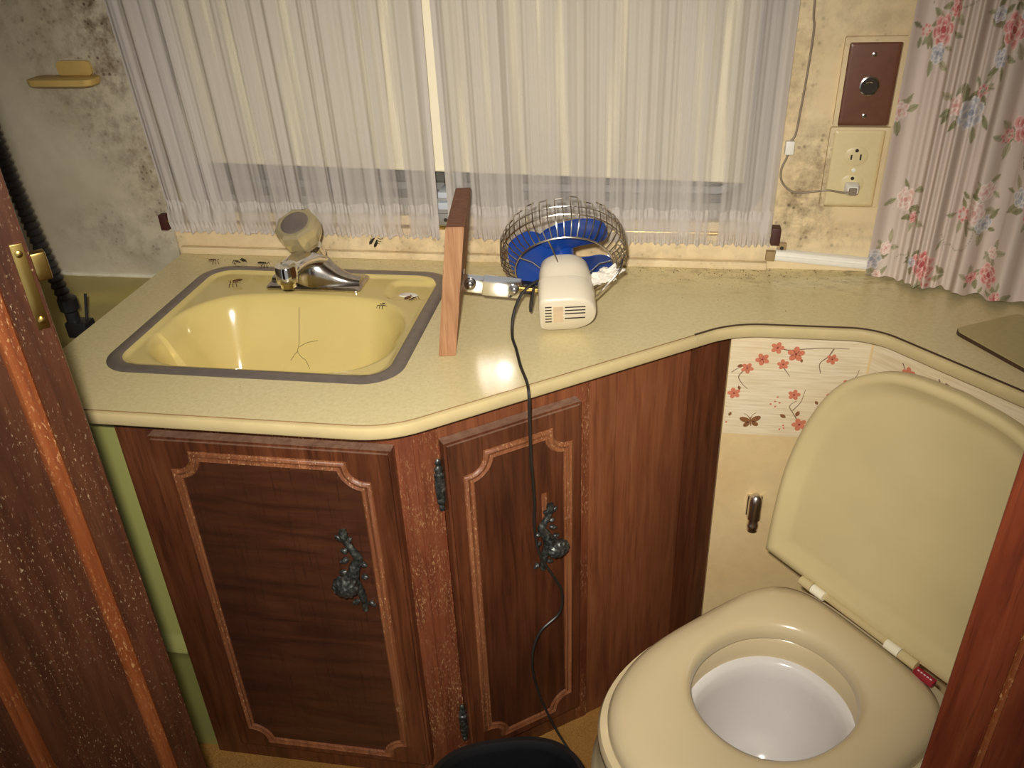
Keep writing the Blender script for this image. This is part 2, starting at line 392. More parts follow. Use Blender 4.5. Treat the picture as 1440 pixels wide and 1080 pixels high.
# ------------------------------------------------------------------ window
win = bpy.data.objects.new('window_1', None); COL.objects.link(win); win['kind'] = 'structure'
def ring(x0, x1, z0, z1, r, wd, y0, y1):
    a = rrect(x0, x1, z0, z1, r, 10); b = rrect(x0+wd, x1-wd, z0+wd, z1-wd, max(r-wd, .004), 10)
    L = [[(p.x, y0, p.y) for p in a], [(p.x, y0, p.y) for p in b], [(p.x, y1, p.y) for p in b], [(p.x, y1, p.y) for p in a]]
    L.append(L[0]); q = loft(L); bmesh.ops.remove_doubles(q, verts=q.verts, dist=1e-7); return q
obj('window_frame', ring(WX0+.001, WX1-.001, WZ0+.001, WZ1-.001, .069, .026, .012, .085), 'frame_grey', win)
obj('sash', ring(WX0+.028, WX1-.028, WZ0+.028, WZ1-.028, .045, .012, .055, .078), 'alu', win)
obj('window_pane', box2((WX0+.03, .066, WZ0+.03), (WX1-.03, .069, WZ1-.03)), 'dirty_glass', win, False)
mu = obj('mullion', box2((-.604, .045, WZ0+.027), (-.588, .064, WZ1-.027), .002), 'frame_dark', win)
obj('mullion_edge', box2((-.5875, .043, WZ0+.027), (-.574, .064, WZ1-.027), .002), 'frame_blue', mu)
obj('sill_track', box2((-.606, .004, WZ0+.030), (-.572, .042, WZ0+.040), .001), 'frame_blue', win)
obj('sill_track', box2((-.606, .0, WZ0+.012), (-.572, .030, WZ0+.024), .001), 'frame_blue', win)
lt = obj('latch', box2((-.606, -.004, WZ0-.018), (-.580, .0, WZ0+.006), .001), 'alu', win)
obj('latch_hole', lathe([(.0032, 0), (.0032, .001)], 14, frame((-.594, -.004, WZ0-.004), (0, -1, 0))), 'vent_dark', lt)
# roller shade behind the sheers, its lower edge hanging a little lower on the right
bm = B(); q = [bm.verts.new(p) for p in ((-1.04, .032, .157), (-.118, .032, .133), (-.118, .032, .645), (-1.04, .032, .645))]
q2 = [bm.verts.new(v.co+Vector((0, .003, 0))) for v in q]
bm.faces.new(q); bm.faces.new(q2[::-1])
for i in range(4): bm.faces.new((q[i], q2[i], q2[(i+1) % 4], q[(i+1) % 4]))
sh = thing('window_shade', 'cream roller shade drawn down behind the sheer curtains', 'window shade', (-.58, .032, .64))
def kid(o, p):      # parent while keeping world place (parents only translated)
    o.parent = p; o.matrix_parent_inverse = Matrix.Translation(-Vector(p.location)) if tuple(p.rotation_euler) == (0, 0, 0) else p.matrix_basis.inverted(); return o
kid(obj('shade_cloth', bm, 'shade_cream', None, False), sh)
bm = B()
for t in range(2):
    a, b = ((-1.04, .0335, .157), (-.118, .0335, .133))
    break
kid(obj('bottom_bar', tube([(-1.04, .0335, .156), (-.118, .0335, .132)], .0042, 10), 'shade_cream'), sh)

# ------------------------------------------------------------------ sheer curtains on two brass rods
def rod(z, label):
    t = thing('curtain_rod', label, 'curtain rod', (-.58, -.014, z))
    kid(obj('rod', tube([(-1.092, -.014, z), (-.066, -.014, z)], .0034, 10), 'brass'), t)
    for x in (-1.094, -.066):
        b = box2((x-.007, -.020, z-.016), (x+.007, 0, z+.012), .002)
        kid(obj('rod_bracket', b, 'bracket_brown'), t)
    return t
rod(.062, 'thin brass curtain rod through the bottom hem of the sheers')
rod(.630, 'thin brass curtain rod carrying the top of the sheers')
def sheer(name, xt0, xt1, xb0, xb1, seed, label):
    nx, zs = 520, [.640, .632, .622] + [.612-.02*k for k in range(26)] + [.101, .0975, .094, .090, .082, .074, .068, .062, .056, .051, .047, .044]
    rng = random.Random(seed); ph = [rng.uniform(0, 6.28) for _ in range(9)]
    fr = [rng.uniform(.8, 1.2) for _ in range(9)]
    bm = B(); lay = bm.verts.layers.float.new('layers'); uvl = bm.loops.layers.uv.new('UVMap'); rows = []; us = {}
    for iz, z in enumerate(zs):
        row = []; tz = (z-.045)/.6
        for i in range(nx+1):
            s = i/nx; xt = xt0+(xt1-xt0)*s; xb = xb0+(xb1-xb0)*s
            x = xb+(xt-xb)*max(0, min(1, tz)); u = s*(xb1-xb0)
            big = .0042*math.sin(u*2*PI/.052*fr[0]+ph[0]+1.3*math.sin(u*21+ph[1])) + .0032*math.sin(u*2*PI/.027*fr[2]+ph[2]+.9*math.sin(u*33+ph[3])+.8*tz)
            fine = .0006*math.sin(u*2*PI/.0092*fr[4]+ph[4]+2*math.sin(u*60+ph[5]))
            g = math.exp(-((z-.062)/.02)**2)
            amp = 1-.75*g
            y = -.0155+(big+fine)*amp - .004*g
            if z > .095: y -= .0005
            ruf = 0
            if z < .06: y += .0022*math.sin(u*2*PI/.0075+ph[6]+2*math.sin(u*70)); ruf = .0022*math.sin(u*2*PI/.012+ph[7]+3*math.sin(u*40))
            if .088 < z < .1005: y += .0016*math.sin(u*2*PI/.008+ph[8]+2*math.sin(u*80)); ruf = .002*math.sin(u*2*PI/.019+ph[7]+3*math.sin(u*31))
            y = min(y, -.0045)
            v = bm.verts.new((x, y, z+ruf)); us[v] = (u, z)
            edge = .22 if (u < .016 or (xb1-xb0)-u < .016) else 0
            if u < .10 and name == 'l': edge = max(edge, .25)
            v[lay] = (.10+.30*(1 if z < .0495 else 0)+.34*(1 if .0895 < z < .098 else 0) if z < .0985 else (.35 if z > .615 else 0)) + edge
            row.append(v)
        rows.append(row)
    for a, b in zip(rows, rows[1:]):
        for i in range(nx):
            f = bm.faces.new((a[i], a[i+1], b[i+1], b[i]))
            for lp in f.loops: lp[uvl].uv = us[lp.vert]
    o = obj('sheer_curtain', bm, 'sheer', None, True, 180)
    return tag(o, label, 'curtain', 'sheer curtains over the window')
sheer('l', -1.118, -.602, -1.083, -.602, 3, 'white sheer curtain panel hanging behind the sink faucet')
sheer('r', -.594, -.073, -.586, -.074, 11, 'white sheer curtain panel hanging behind the small fan')

# ------------------------------------------------------------------ countertop
TH = .018
front = fillet([(-1.079, -.512), (-.556, -.512), (-.1355, -.201), (.0577, -.201), (.0577+.675*.6, -.201-.738*.6)], [.13, .13, .08], 12)
back = [Vector((.462, -.02, 0)), Vector((.40, 0, 0)), Vector((-1.079, 0, 0))]
SX0, SX1, SY0, SY1 = -1.000, -.5713, -.4196, -.0554
RIM = .020
hole = rrect(SX0+.012, SX1-.012, SY0+.012, SY1-.012, .042, 10)
outer = front+[Vector((.60, -.55, 0)), Vector((.60, 0, 0)), Vector((-1.079, 0, 0))]
ct = thing('countertop', 'pale yellow laminate countertop with rolled front edge', 'countertop', (-.4, -.3, 0))
bm = poly_prism(outer, -TH+.004, 0, [hole]); kid(obj('laminate_top', bm, 'laminate', None, False), ct)
# rolled edge band following the front; a joint splits it near the toilet
def band(path, z0=-.0012):
    prof = [(.0006, z0), (.0045, z0-.0002), (.0062, z0-.0012), (.0068, z0-.003), (.0068, -TH+.002), (.0055, -TH), (.0006, -TH)]
    return sweep2(path, prof)
cut = min(range(len(front)), key=lambda i: abs(front[i].x+.183))
J = Vector((-.190, -.201+(-.190+.1355)*.7396, 0))
pa = [p for p in front if p.x < J.x-.004]+[J]; pb = [J+(front[-1]-front[-1])]+[p for p in front if p.x > J.x+.004]
jd = Vector((.804, .595, 0))
kid(obj('edge_band', band(pa), 'laminate_edge'), ct); kid(obj('edge_band', band([J+jd*.0007]+pb[1:]), 'laminate_edge'), ct)
kid(obj('edge_seam', sweep2(pb, [(-.0012, -.002), (-.0012, .00035), (.0012, .00035), (.0012, -.002)]), 'seam_brown'), ct)
kid(obj('edge_seam', sweep2(pa, [(.0001, -.002), (.0001, .0001), (.0006, .0001), (.0006, -.002)]), 'seam_light'), ct)
# loose laminate flap lying on the counter's right end
ang = math.atan2(-.102, .057); e1 = Vector((math.cos(ang), math.sin(ang))); e2 = Vector((-e1.y, e1.x))
O = Vector((.157, -.208))
loc2 = lambda a, b: O+e1*a+e2*b
loop = []
for p in rrect(0, .26, .0, .12, .014, 6): loop.append(loc2(p.x-.004, p.y))
fl = thing('laminate_flap', 'olive laminate board with brown edge lying on the counter', 'board', (O.x+.1, O.y-.1, .0))
kid(obj('board_edge', poly_prism(loop, .0, .0052), 'seam_brown', None, False), fl)
inner = [loc2(p.x-.004, p.y) for p in rrect(.0007, .2593, .0007, .1193, .0135, 6)]
kid(obj('board_top', poly_prism(inner, .0050, .0060), 'flap_laminate', None, False), fl)

# ------------------------------------------------------------------ sink
sk = thing('sink', 'yellow enamel drop-in sink with steel rim in the countertop', 'sink', (-.785, -.24, 0))
ra = rrect(SX0, SX1, SY0, SY1, .052, 14); rb = rrect(SX0+RIM, SX1-RIM, SY0+RIM, SY1-RIM, .036, 14); rm = rrect(SX0+.006, SX1-.006, SY0+.006, SY1-.006, .046, 14)
rm2 = rrect(SX0+RIM-.004, SX1-RIM+.004, SY0+RIM-.004, SY1-RIM+.004, .04, 14)
lv = lambda lp, z: [Vector((p.x, p.y, z)) for p in lp]
kid(obj('rim', loft([lv(ra, .0002), lv(rm, .0028), lv(rm2, .0034), lv(rb, .0012), lv(rb, -.004)]), 'steel_rim'), sk)
IX0, IX1, IY0, IY1, IR = SX0+RIM, SX1-RIM, SY0+RIM, SY1-RIM, .036
def sdrr(x, y, x0, x1, y0, y1, r):      # >0 inside
    dx = abs(x-(x0+x1)/2)-(x1-x0)/2+r; dy = abs(y-(y0+y1)/2)-(y1-y0)/2+r
    return r-(math.hypot(max(dx, 0), max(dy, 0))+min(max(dx, dy), 0))
def sm(t): t = max(0, min(1, t)); return t*t*(3-2*t)
def sinkz(x, y):
    z = .0014
    d = sdrr(x, y, IX0, IX1, IY0, IY1, IR); z -= .004*sm(d/.009)
    bow = .030*(1-((x-(IX0+IX1)/2)/.19)**2)
    d = sdrr(x, y, IX0+.010, IX1-.010, IY0+.008, -.178+bow*.9, .085)
    wall = .075 if y > -.3 else .055
    z -= .118*sm(d/wall)**.85 if d > 0 else 0
    z -= .012*sm((d-.02)/.15) if d > 0 else 0
    for cx in (-.625,):
        e = sdrr(x, y, cx-.045, cx+.045, -.158, -.085, .02); z -= .006*sm(e/.012)
    return z
bm = B(); rows = []; ny, nx = 110, 130
for j in range(ny+1):
    y = IY0+(IY1-IY0)*j/ny; k = min(y-IY0, IY1-y); ins = IR-math.sqrt(max(0, IR*IR-(IR-k)**2)) if k < IR else 0
    a, b = IX0+ins, IX1-ins
    rows.append([bm.verts.new((a+(b-a)*i/nx, y, sinkz(a+(b-a)*i/nx, y))) for i in range(nx+1)])
for a, b in zip(rows, rows[1:]):
    for i in range(nx): bm.faces.new((a[i], a[i+1], b[i+1], b[i]))
kid(obj('basin', bm, 'sink_enamel', None, True, 180), sk)
dz = sinkz(-.78, -.30)
kid(obj('drain', lathe([(.024, 0), (.024, .0025), (.018, .003), (.015, .0005)], 28, Matrix.Translation((-.78, -.31, dz+.0002))), 'chrome_dull'), sk)
bm = loft([[Vector((p.x, p.y, -.0096)) for p in sup(-.632, -.130, .017, .009, 2.2, 24)], [Vector((p.x, p.y, -.0072)) for p in sup(-.632, -.130, .014, .007, 2.2, 24)]], (True, True))
kid(obj('soap_remnant', bm, 'torn_tape'), sk)

def crack(pts):
    P = crv([(x, y, 0) for x, y in pts], 5); return tube([Vector((p.x, p.y, sinkz(p.x, p.y)+.0001)) for p in P], .00035, 5)
for pts in (((-.8022, -.166), (-.8019, -.180), (-.8022, -.190), (-.8044, -.1952), (-.7980, -.199), (-.7908, -.2011), (-.7836, -.2075)), ((-.8044, -.1952), (-.8100, -.198), (-.8156, -.2022)), ((-.8017, -.1921), (-.788, -.189), (-.7708, -.1875))):
    kid(obj('hairline_crack', crack(pts), 'dirt_brown'), sk)

# ------------------------------------------------------------------ faucet
fx, fy = -.788, -.110; fz = -.0022
fc = thing('faucet', 'chrome single-knob faucet with clear knob on the sink ledge', 'faucet', (fx, fy, fz))
kid(obj('base_plate', loft([[Vector((p.x, p.y, z)) for p in rrect(fx-.079+i, fx+.079-i, fy-.031+i, fy+.031-i, .008, 5)] for z, i in ((fz, 0), (fz+.003, 0), (fz+.006, .003))], (True, True)), 'chrome_dull'), fc)
# saddle-shaped body: high in the middle, wings falling to both sides
L = []
for k in range(33):
    s = -1+2*k/32; x = fx+.074*s; h = .008+.040*math.exp(-(s/.46)**2)+.003*(1-s*s); wd = .012+.013*math.exp(-(s/.5)**2)+.004*(1-abs(s))
    L.append([Vector((x, fy+wd*math.copysign(abs(math.cos(a))**.8, math.cos(a)), fz+.004+h*max(0, math.sin(a))**.7)) for a in [PI*i/14 for i in range(15)]])
kid(obj('body', loft(L, (True, True), True), 'chrome_dull'), fc)
# spout
sp = crv([(fx, fy+.005, .036), (fx, fy-.025, .050), (fx, fy-.060, .060), (fx, fy-.088, .064), (fx, fy-.106, .064)], 6); L = []
for i, p in enumerate(sp):
    t = i/(len(sp)-1); a, b = .022-.006*t, .017-.005*t
    L.append([p+Vector((a*math.cos(q), 0, b*math.sin(q))) for q in [2*PI*k/24 for k in range(24)]])
kid(obj('spout', loft(L, (True, True)), 'chrome'), fc)
kid(obj('aerator', lathe([(.015, .075), (.0165, .072), (.0165, .050), (.0125, .049), (.0115, .041), (.009, .040)], 28, Matrix.Translation((fx, fy-.108, 0))), 'chrome'), fc)
ax = Vector((-.10, -.46, .88)).normalized(); kb = Vector((fx-.002, fy-.006, .060))
kid(obj('stem', lathe([(.020, -.016), (.020, .004), (.016, .008), (.013, .014)], 24, frame(kb, ax)), 'chrome'), fc)
L = []; N = 16                               # eight flutes cut as flat facets
for r, z in ((.014, .010), (.025, .017), (.0310, .028), (.0335, .044), (.0325, .057), (.0270, .0605)):
    L.append([Vector((r*(1.05 if k_ % 2 else .95)*math.cos(2*PI*k_/N), r*(1.05 if k_ % 2 else .95)*math.sin(2*PI*k_/N), z)) for k_ in range(N)])
kn = loft(L, (True, True)); kn.transform(frame(kb, ax)); kn = kid(obj('knob', kn, 'acrylic', None, False), fc)
cp = kid(obj('knob_cap', lathe([(.0005, .0625), (.013, .0622), (.0215, .0612), (.0225, .0602)], 32, frame(kb, ax)), 'knob_cap'), fc)

# ------------------------------------------------------------------ vanity cabinet
YF = -.470                                   # face frame front
DD = Vector((.8039, .5948, 0)); DN = Vector((.5948, -.8039, 0))      # along and out of the angled face
A0 = Vector((-.540, -.4700, 0))              # corner between straight and angled faces
cb_ = thing('vanity_cabinet', 'dark brown wooden vanity cabinet under the countertop', 'cabinet', (-.6, -.3, FZ))
def k(name, bm, mat, smooth=False): return kid(obj(name, bm, mat, None, smooth), cb_)
CT_ = -.0145
k('side_panel', box2((-.952, YF+.018, FZ), (-.936, -.01, -.16)), 'wood_cabinet')
k('corner_stile', box2((-.952, YF, FZ), (-.880, YF+.018, CT_), .001), 'wood_cabinet', True)
k('top_rail', box2((-.880, YF, -.075), (-.583, YF+.018, CT_), .001), 'wood_stile', True)
k('bottom_rail', box2((-.880, YF, FZ), (-.583, YF+.018, -.660), .001), 'wood_cabinet', True)
k('back_board', box2((-.880, YF+.020, FZ+.002), (-.583, YF+.026, -.08)), 'wood_cabinet')
k('stile', box2((-.583, YF, FZ), (-.5405, YF+.018, CT_), .001), 'wood_stile', True)
ME = Matrix(((DD.x, DN.x, 0, A0.x), (DD.y, DN.y, 0, A0.y), (0, 0, 1, 0), (0, 0, 0, 1)))    # (along, out, z)
def ang_box(a, b, bev=.001): q = box2(a, b, bev); q.transform(ME); return q
LA = .5075                                    # length of the angled face
off = 0
k('stile', ang_box((.0, -.018, FZ), (.034, 0, CT_)), 'wood_stile', True)
k('top_rail', ang_box((.034, -.018, -.09), (.24, 0, CT_)), 'wood_panel', True)
k('bottom_rail', ang_box((.034, -.018, FZ), (.24, 0, -.655)), 'wood_cabinet', True)
k('back_board', ang_box((.034, -.026, FZ+.002), (.24, -.020, -.09)), 'wood_cabinet')
k('stile', ang_box((.240, -.018, FZ), (.262, .0005, CT_)), 'wood_stile', True)
k('face_panel', ang_box((.262, -.018, FZ), (.308, -.0015, CT_)), 'wood_panel', True)
k('face_panel', ang_box((.3085, -.018, FZ), (.436, -.0022, CT_)), 'wood_panel', True)
k('end_stile', ang_box((.4365, -.018, FZ), (LA, 0, CT_)), 'wood_cabinet', True)
def make_door(W, H, side):
    """door slab with routed moulding; local x along, y out (+), z down from the top edge at 0"""
    slab = box2((0, 0, -H), (W, .019, 0)); 
    eds = [e for e in slab.edges if all(v.co.y > .018 for v in e.verts)]
    bmesh.ops.bevel(slab, geom=eds, offset=.0035, segments=2, affect='EDGES')
    slab.normal_update()
    for f in slab.faces:
        if f.normal.z > .3 or (abs(f.normal.x) > .3 and f.normal.y > .3): f.material_index = 1  # worn edges, with light caught by top and bevels put into the colour
    return slab
def mould_path(x0, x1, z0, z1, r, n=9):
    P = []
    # corners are scooped in: concave arcs centred near the corner
    for (cx, cz, a0, a1) in ((x1, z1, 1.5*PI, PI), (x0, z1, 2*PI, 1.5*PI), (x0, z0, PI/2, 0), (x1, z0, PI, PI/2)):
        sgx = -1 if cx == x1 else 1; sgz = -1 if cz == z1 else 1
        for i in range(n+1):
            t = a0+(a1-a0)*i/n; P.append(Vector((cx+r*math.cos(t), cz+r*math.sin(t), 0)))
    return P
def moulding(x0, x1, z0, z1, r, sgn=1):
    P = mould_path(x0, x1, z0, z1, r)
    prof = [(-.0075, -.001), (-.0070, .0022), (-.0050, .0038), (-.0030, .0026), (-.0012, .0020), (.0012, .0030), (.0032, .0044), (.0056, .0030), (.0075, .0012), (.0082, -.001)]
    q = sweep2(P, prof, True); q.transform(Matrix(((1, 0, 0, 0), (0, 0, 1, .019), (0, 1, 0, 0), (0, 0, 0, 1)))); return q
def field(x0, x1, z0, z1, r):
    P = mould_path(x0, x1, z0, z1, r); q = poly_prism(P, .0185, .0196)
    q.transform(Matrix(((1, 0, 0, 0), (0, 0, 1, 0), (0, 1, 0, 0), (0, 0, 0, 1)))); return q
def handle(M, flip):
    """antique pull: leafy back plate with scrolled tail and a ribbed shell knob"""
    bm = B(); s = -1 if flip else 1
    spine = crv([(s*-.006, .004, .062), (s*-.004, .005, .048), (s*.004, .006, .036), (s*.010, .006, .024), (s*.003, .007, .010), (0, .007, -.008), (s*.006, .006, -.026), (s*.008, .005, -.040), (s*.008, .004, -.054)], 5)
    join(bm, tube(spine, .005, 10, rad=lambda t: .0042+.0035*math.exp(-((t-.55)/.22)**2)+.0016*math.exp(-((t-.05)/.06)**2)))
    for (x, z, a, ln) in ((-.012, .050, 140, .012), (.001, .049, 40, .011), (-.008, .032, 160, .009), (-.010, .018, 200, .013), (.015, .014, 0, .010), (-.014, .000, 170, .012), (.014, -.004, 10, .010), (-.004, -.044, 200, .011), (.018, -.044, -20, .011), (-.010, -.018, 215, .011)):
        t = lathe([(.0005, -ln*.5), (.0034, -ln*.3), (.0040, 0), (.0026, ln*.35), (.0006, ln*.55)], 10, frame((s*x, .0035, z), (s*math.cos(math.radians(a)), .25, math.sin(math.radians(a)))))
        join(bm, t)
    c = Vector((s*-.006, .004, -.004)) if not flip else Vector((.006, .004, -.004))
    L = []; N = 48
    for r, y in ((.007, .0), (.008, .009), (.0135, .014), (.0165, .020), (.0155, .026), (.0100, .030), (.003, .0315)):
        L.append([c+Vector((r*(1+.07*math.cos(12*a))*math.cos(a), y, r*.88*(1+.07*math.cos(12*a))*math.sin(a))) for a in [2*PI*i/N for i in range(N)]])
    join(bm, loft(L, (True, True)))
    for i in range(5):
        a = -.9+.45*i; join(bm, tube([c+Vector((.015*math.sin(a)*q, .0300-.004*q*q, .014*q*math.cos(a)-.004)) for q in (-.2, .2, .6, 1.0)], .0016, 6))
    bm.transform(M); return bm
def hinge(M):
    bm = B()
    L = []
    for z, r in ((.043, .0008), (.041, .0035), (.036, .0045), (.032, .0025), (.029, .0055), (.024, .0062), (.021, .0042), (.019, .0068), (.0, .0072), (-.019, .0068), (-.021, .0042), (-.024, .0062), (-.029, .0055), (-.032, .0025), (-.036, .0045), (-.041, .0035), (-.043, .0008)):
        L.append([Vector((r*math.cos(a), max(-.0005, .0042+r*.8*math.sin(a)) if abs(math.sin(a)) < 9 else 0, z)) for a in [2*PI*i/14 for i in range(14)]])
    join(bm, loft(L, (True, True)))
    bm.transform(M); return bm
# straight door: local frame x along +x, y out = -y world (mirrored handled with explicit matrix)
def door(M, W, H, mx0, mx1, mz0, mz1, hx, hz, flip, lab, hinges=(), panel='wood_door_panel', hs=1.0):
    s = make_door(W, H, 1); s.transform(M); d = kid(obj('cabinet_door', s, ['wood_cabinet', 'wood_worn_lit']), cb_); d['label'] = lab
    def sub(n, bm, mat, **kw):
        bm.transform(M); o = obj(n, bm, mat, None, True, **kw); o.parent = d; o.matrix_parent_inverse = d.matrix_basis.inverted(); return o
    sub('door_panel', field(mx0, mx1, mz0, mz1, .030), panel); sub('moulding', moulding(mx0, mx1, mz0, mz1, .030), 'wood_moulding')
    h = handle(Matrix.Translation((hx, .019, hz)) @ Matrix.Diagonal((hs**.3, 1, hs, 1)), flip); sub('handle', h, 'antique_metal')
    for (x, z) in hinges: sub('hinge', hinge(Matrix.Translation((x, .0, z))), 'antique_metal')
    return d
M1 = Matrix(((1, 0, 0, -.8945), (0, -1, 0, YF-.0008), (0, 0, 1, -.0547), (0, 0, 0, 1)))
d1 = door(M1, .3300, .6205, .031, .292, -.598, -.026, .257, -.206, False, 'cabinet door below the sink with dark scrolled pull', (), 'wood_door_panel_wide', 1.24)
D2 = A0 + DD*.0345 + DN*.0008
M2 = Matrix(((DD.x, DN.x, 0, D2.x), (DD.y, DN.y, 0, D2.y), (0, 0, 1, -.0560), (0, 0, 0, 1)))
d2 = door(M2, .2035, .6160, .030, .180, -.590, -.034, .143, -.212, True, 'narrow angled cabinet door with shell knob and bronze hinges', ((-.0055, -.070), (-.0055, -.545)))
# torn strip of bare veneer above the angled door's pull
bm = box2((.137, .019, -.180), (.145, .0198, -.130)); bm.transform(M2)
o = obj('veneer_scar', bm, 'wood_moulding', None, False); o.parent = d2; o.matrix_parent_inverse = d2.matrix_basis.inverted()

# ------------------------------------------------------------------ shower stall left of the cabinet
ss = thing('shower_stall', 'olive green fibreglass shower stall beside the cabinet', 'shower', (-1.3, -.2, FZ))
prof = [(-.448, -.052), (-.452, -.060), (-.452, -.465), (-.458, -.474), (-.466, -.480), (-.470, -.490), (-.466, -.500), (-.4625, -.515), (-.4605, FZ+.001)]
L = [[Vector((x, y, z)) for y, z in prof]+[Vector((x, -.43, FZ+.001)), Vector((x, -.43, -.052))] for x in (-1.40, -.9535)]
kid(obj('front_wall', loft(L, (True, True)), 'fibreglass_green'), ss)
bm = B(); nx, ny = 46, 40; rows = []
for j in range(ny+1):
    y = -.43+.43*j/ny; row = []
    for i in range(nx+1):
        x = -1.785+(1.785-.9535)*i/nx
        c = -.10-.16*((-1.16-x)/.28)**1.5 if x < -1.16 else -.10+.25*(x+1.16)
        zz = -.060+.010*sm((y-c)/.05)
        row.append(bm.verts.new((x, y, zz)))
    rows.append(row)
for a, b in zip(rows, rows[1:]):
    for i in range(nx): bm.faces.new((a[i], a[i+1], b[i+1], b[i]))
ret = bmesh.ops.extrude_face_region(bm, geom=bm.faces[:]); bmesh.ops.translate(bm, vec=(0, 0, -.02), verts=[v for v in ret['geom'] if isinstance(v, bmesh.types.BMVert)])
kid(obj('deck', bm, 'fibreglass_deck'), ss)
bm = poly_prism([(-1.79, -.050), (-1.086, -.050), (-1.086, ZC-.03), (-1.79, ZC-.03)], -.0005, -.006)
bm.transform(M_wall); kid(obj('surround_panel', bm, 'surround_grey', None, False), ss)
kid(obj('caulk_line', tube([(-1.785, -.006, -.050), (-1.084, -.006, -.047)], .0045, 8), 'caulk_white'), ss)
# soap shelf on the surround
sf = thing('soap_shelf', 'small tan plastic soap shelf on the mouldy shower wall', 'shelf', (-1.215, -.006, .292))
kid(obj('ledge', loft([[Vector((p.x, p.y, z)) for p in rrect(-1.255-i, -1.143+i, -.046-i, -.0065, .012, 5)] for z, i in ((.292, -.004), (.295, 0), (.304, .001), (.305, -.002))], (True, True)), 'shelf_tan'), sf)
kid(obj('back_rest', loft([[Vector((p.x, y, p.y)) for p in rrect(-1.216, -1.156, .304, .327, .008, 5)] for y in (-.0065, -.012)], (True, True)), 'shelf_tan'), sf)
# shower hose hanging with its bracket
hs = thing('shower_hose', 'black ribbed shower hose hanging beside the open door', 'hose', (-1.15, -.25, .0))
path = crv([(-1.165, -.22, .52), (-1.160, -.225, .36), (-1.165, -.23, .24), (-1.160, -.235, .14), (-1.152, -.24, .06), (-1.150, -.24, .012)], 44)
path = [Vector((-1.205, -.19, .52)).lerp(Vector((-1.150, -.24, .010)), i/150)+Vector((-.02*math.sin(PI*i/150), 0, 0)) for i in range(151)]
kid(obj('hose', tube(path, .012, 12, rad=lambda t: .0105+.0018*math.sin(t*150*PI/1.5)), 'hose_black'), hs)
kid(obj('hose_fitting', lathe([(.012, .02), (.0145, .018), (.0145, 0), (.010, -.004), (.010, -.022)], 18, Matrix.Translation((-1.148, -.24, .0))), 'hose_black'), hs)
kid(obj('holder', box2((-1.158, -.252, -.046), (-1.122, -.226, -.020), .003), 'hose_black'), hs)
kid(obj('holder_arm', tube([(-1.128, -.236, -.020), (-1.125, -.225, .020)], .0022, 8), 'hose_black'), hs)
kid(obj('holder_leg', tube([(-1.126, -.246, -.046), (-1.121, -.25, -.058)], .0025, 8), 'hose_black'), hs)

# ------------------------------------------------------------------ doors close to the camera
def bead(P, prof, sgn):
    q = sweep2(P, prof, True); q.transform(Matrix(((1, 0, 0, 0), (0, 0, sgn, 0), (0, 1, 0, 0), (0, 0, 0, 1)))); return q
def rect_path(x0, x1): return [Vector(p+(0,)) for p in ((x0, -.62), (x1, -.62), (x1, 1.08), (x0, 1.08))]
# left door: free edge away from the camera, leaf running back towards it
dl = bpy.data.objects.new('door_1', None); COL.objects.link(dl); dl['kind'] = 'structure'; dl['label'] = 'open dark wood folding door with brass latch'
dl.location = (-.742, -.758, 0); dl.rotation_euler = (0, 0, PI+math.radians(44))
obj('door_leaf', box2((0, -.028, FZ+.012), (.40, 0, ZC-.05), .0025), 'wood_door_left', dl)
PF = [(-.0085, -.001), (-.008, .003), (-.005, .0058), (-.0018, .0045), (.001, .0040), (.0035, .0058), (.0065, .0045), (.0085, -.001)]
for x0, x1 in ((.036, .142), (.205, .312)): obj('panel_moulding', bead(rect_path(x0, x1), PF, 1), 'wood_bead_left', dl)
lp = obj('latch_plate', box2((.003, -.0005, .252), (.0125, .0016, .326), .0006), 'brass', dl)
obj('latch_bolt', box2((-.011, -.014, .290), (.003, -.003, .314), .002), 'brass', lp)
for z in (.260, .318): obj('latch_screw', lathe([(.003, 0), (.0028, .0012), (.001, .0018)], 12, frame((.0078, .0016, z), (0, 1, 0))), 'brass', lp)
dr = bpy.data.objects.new('door_2', None); COL.objects.link(dr); dr['kind'] = 'structure'; dr['label'] = 'reddish wood door edge beside the toilet'
dr.location = (-.0359, -.88, 0); dr.rotation_euler = (0, 0, math.radians(-33))
obj('door_leaf', box2((0, 0, FZ+.012), (.40, .028, ZC-.05), .0025), 'wood_door_right', dr)
for x0, x1 in ((.0335, .15), (.20, .32)): obj('panel_moulding', bead(rect_path(x0, x1), [(-.0028, -.001), (-.002, .0015), (0, .0024), (.002, .0015), (.0028, -.001)], -1), 'wood_bead_left', dr)

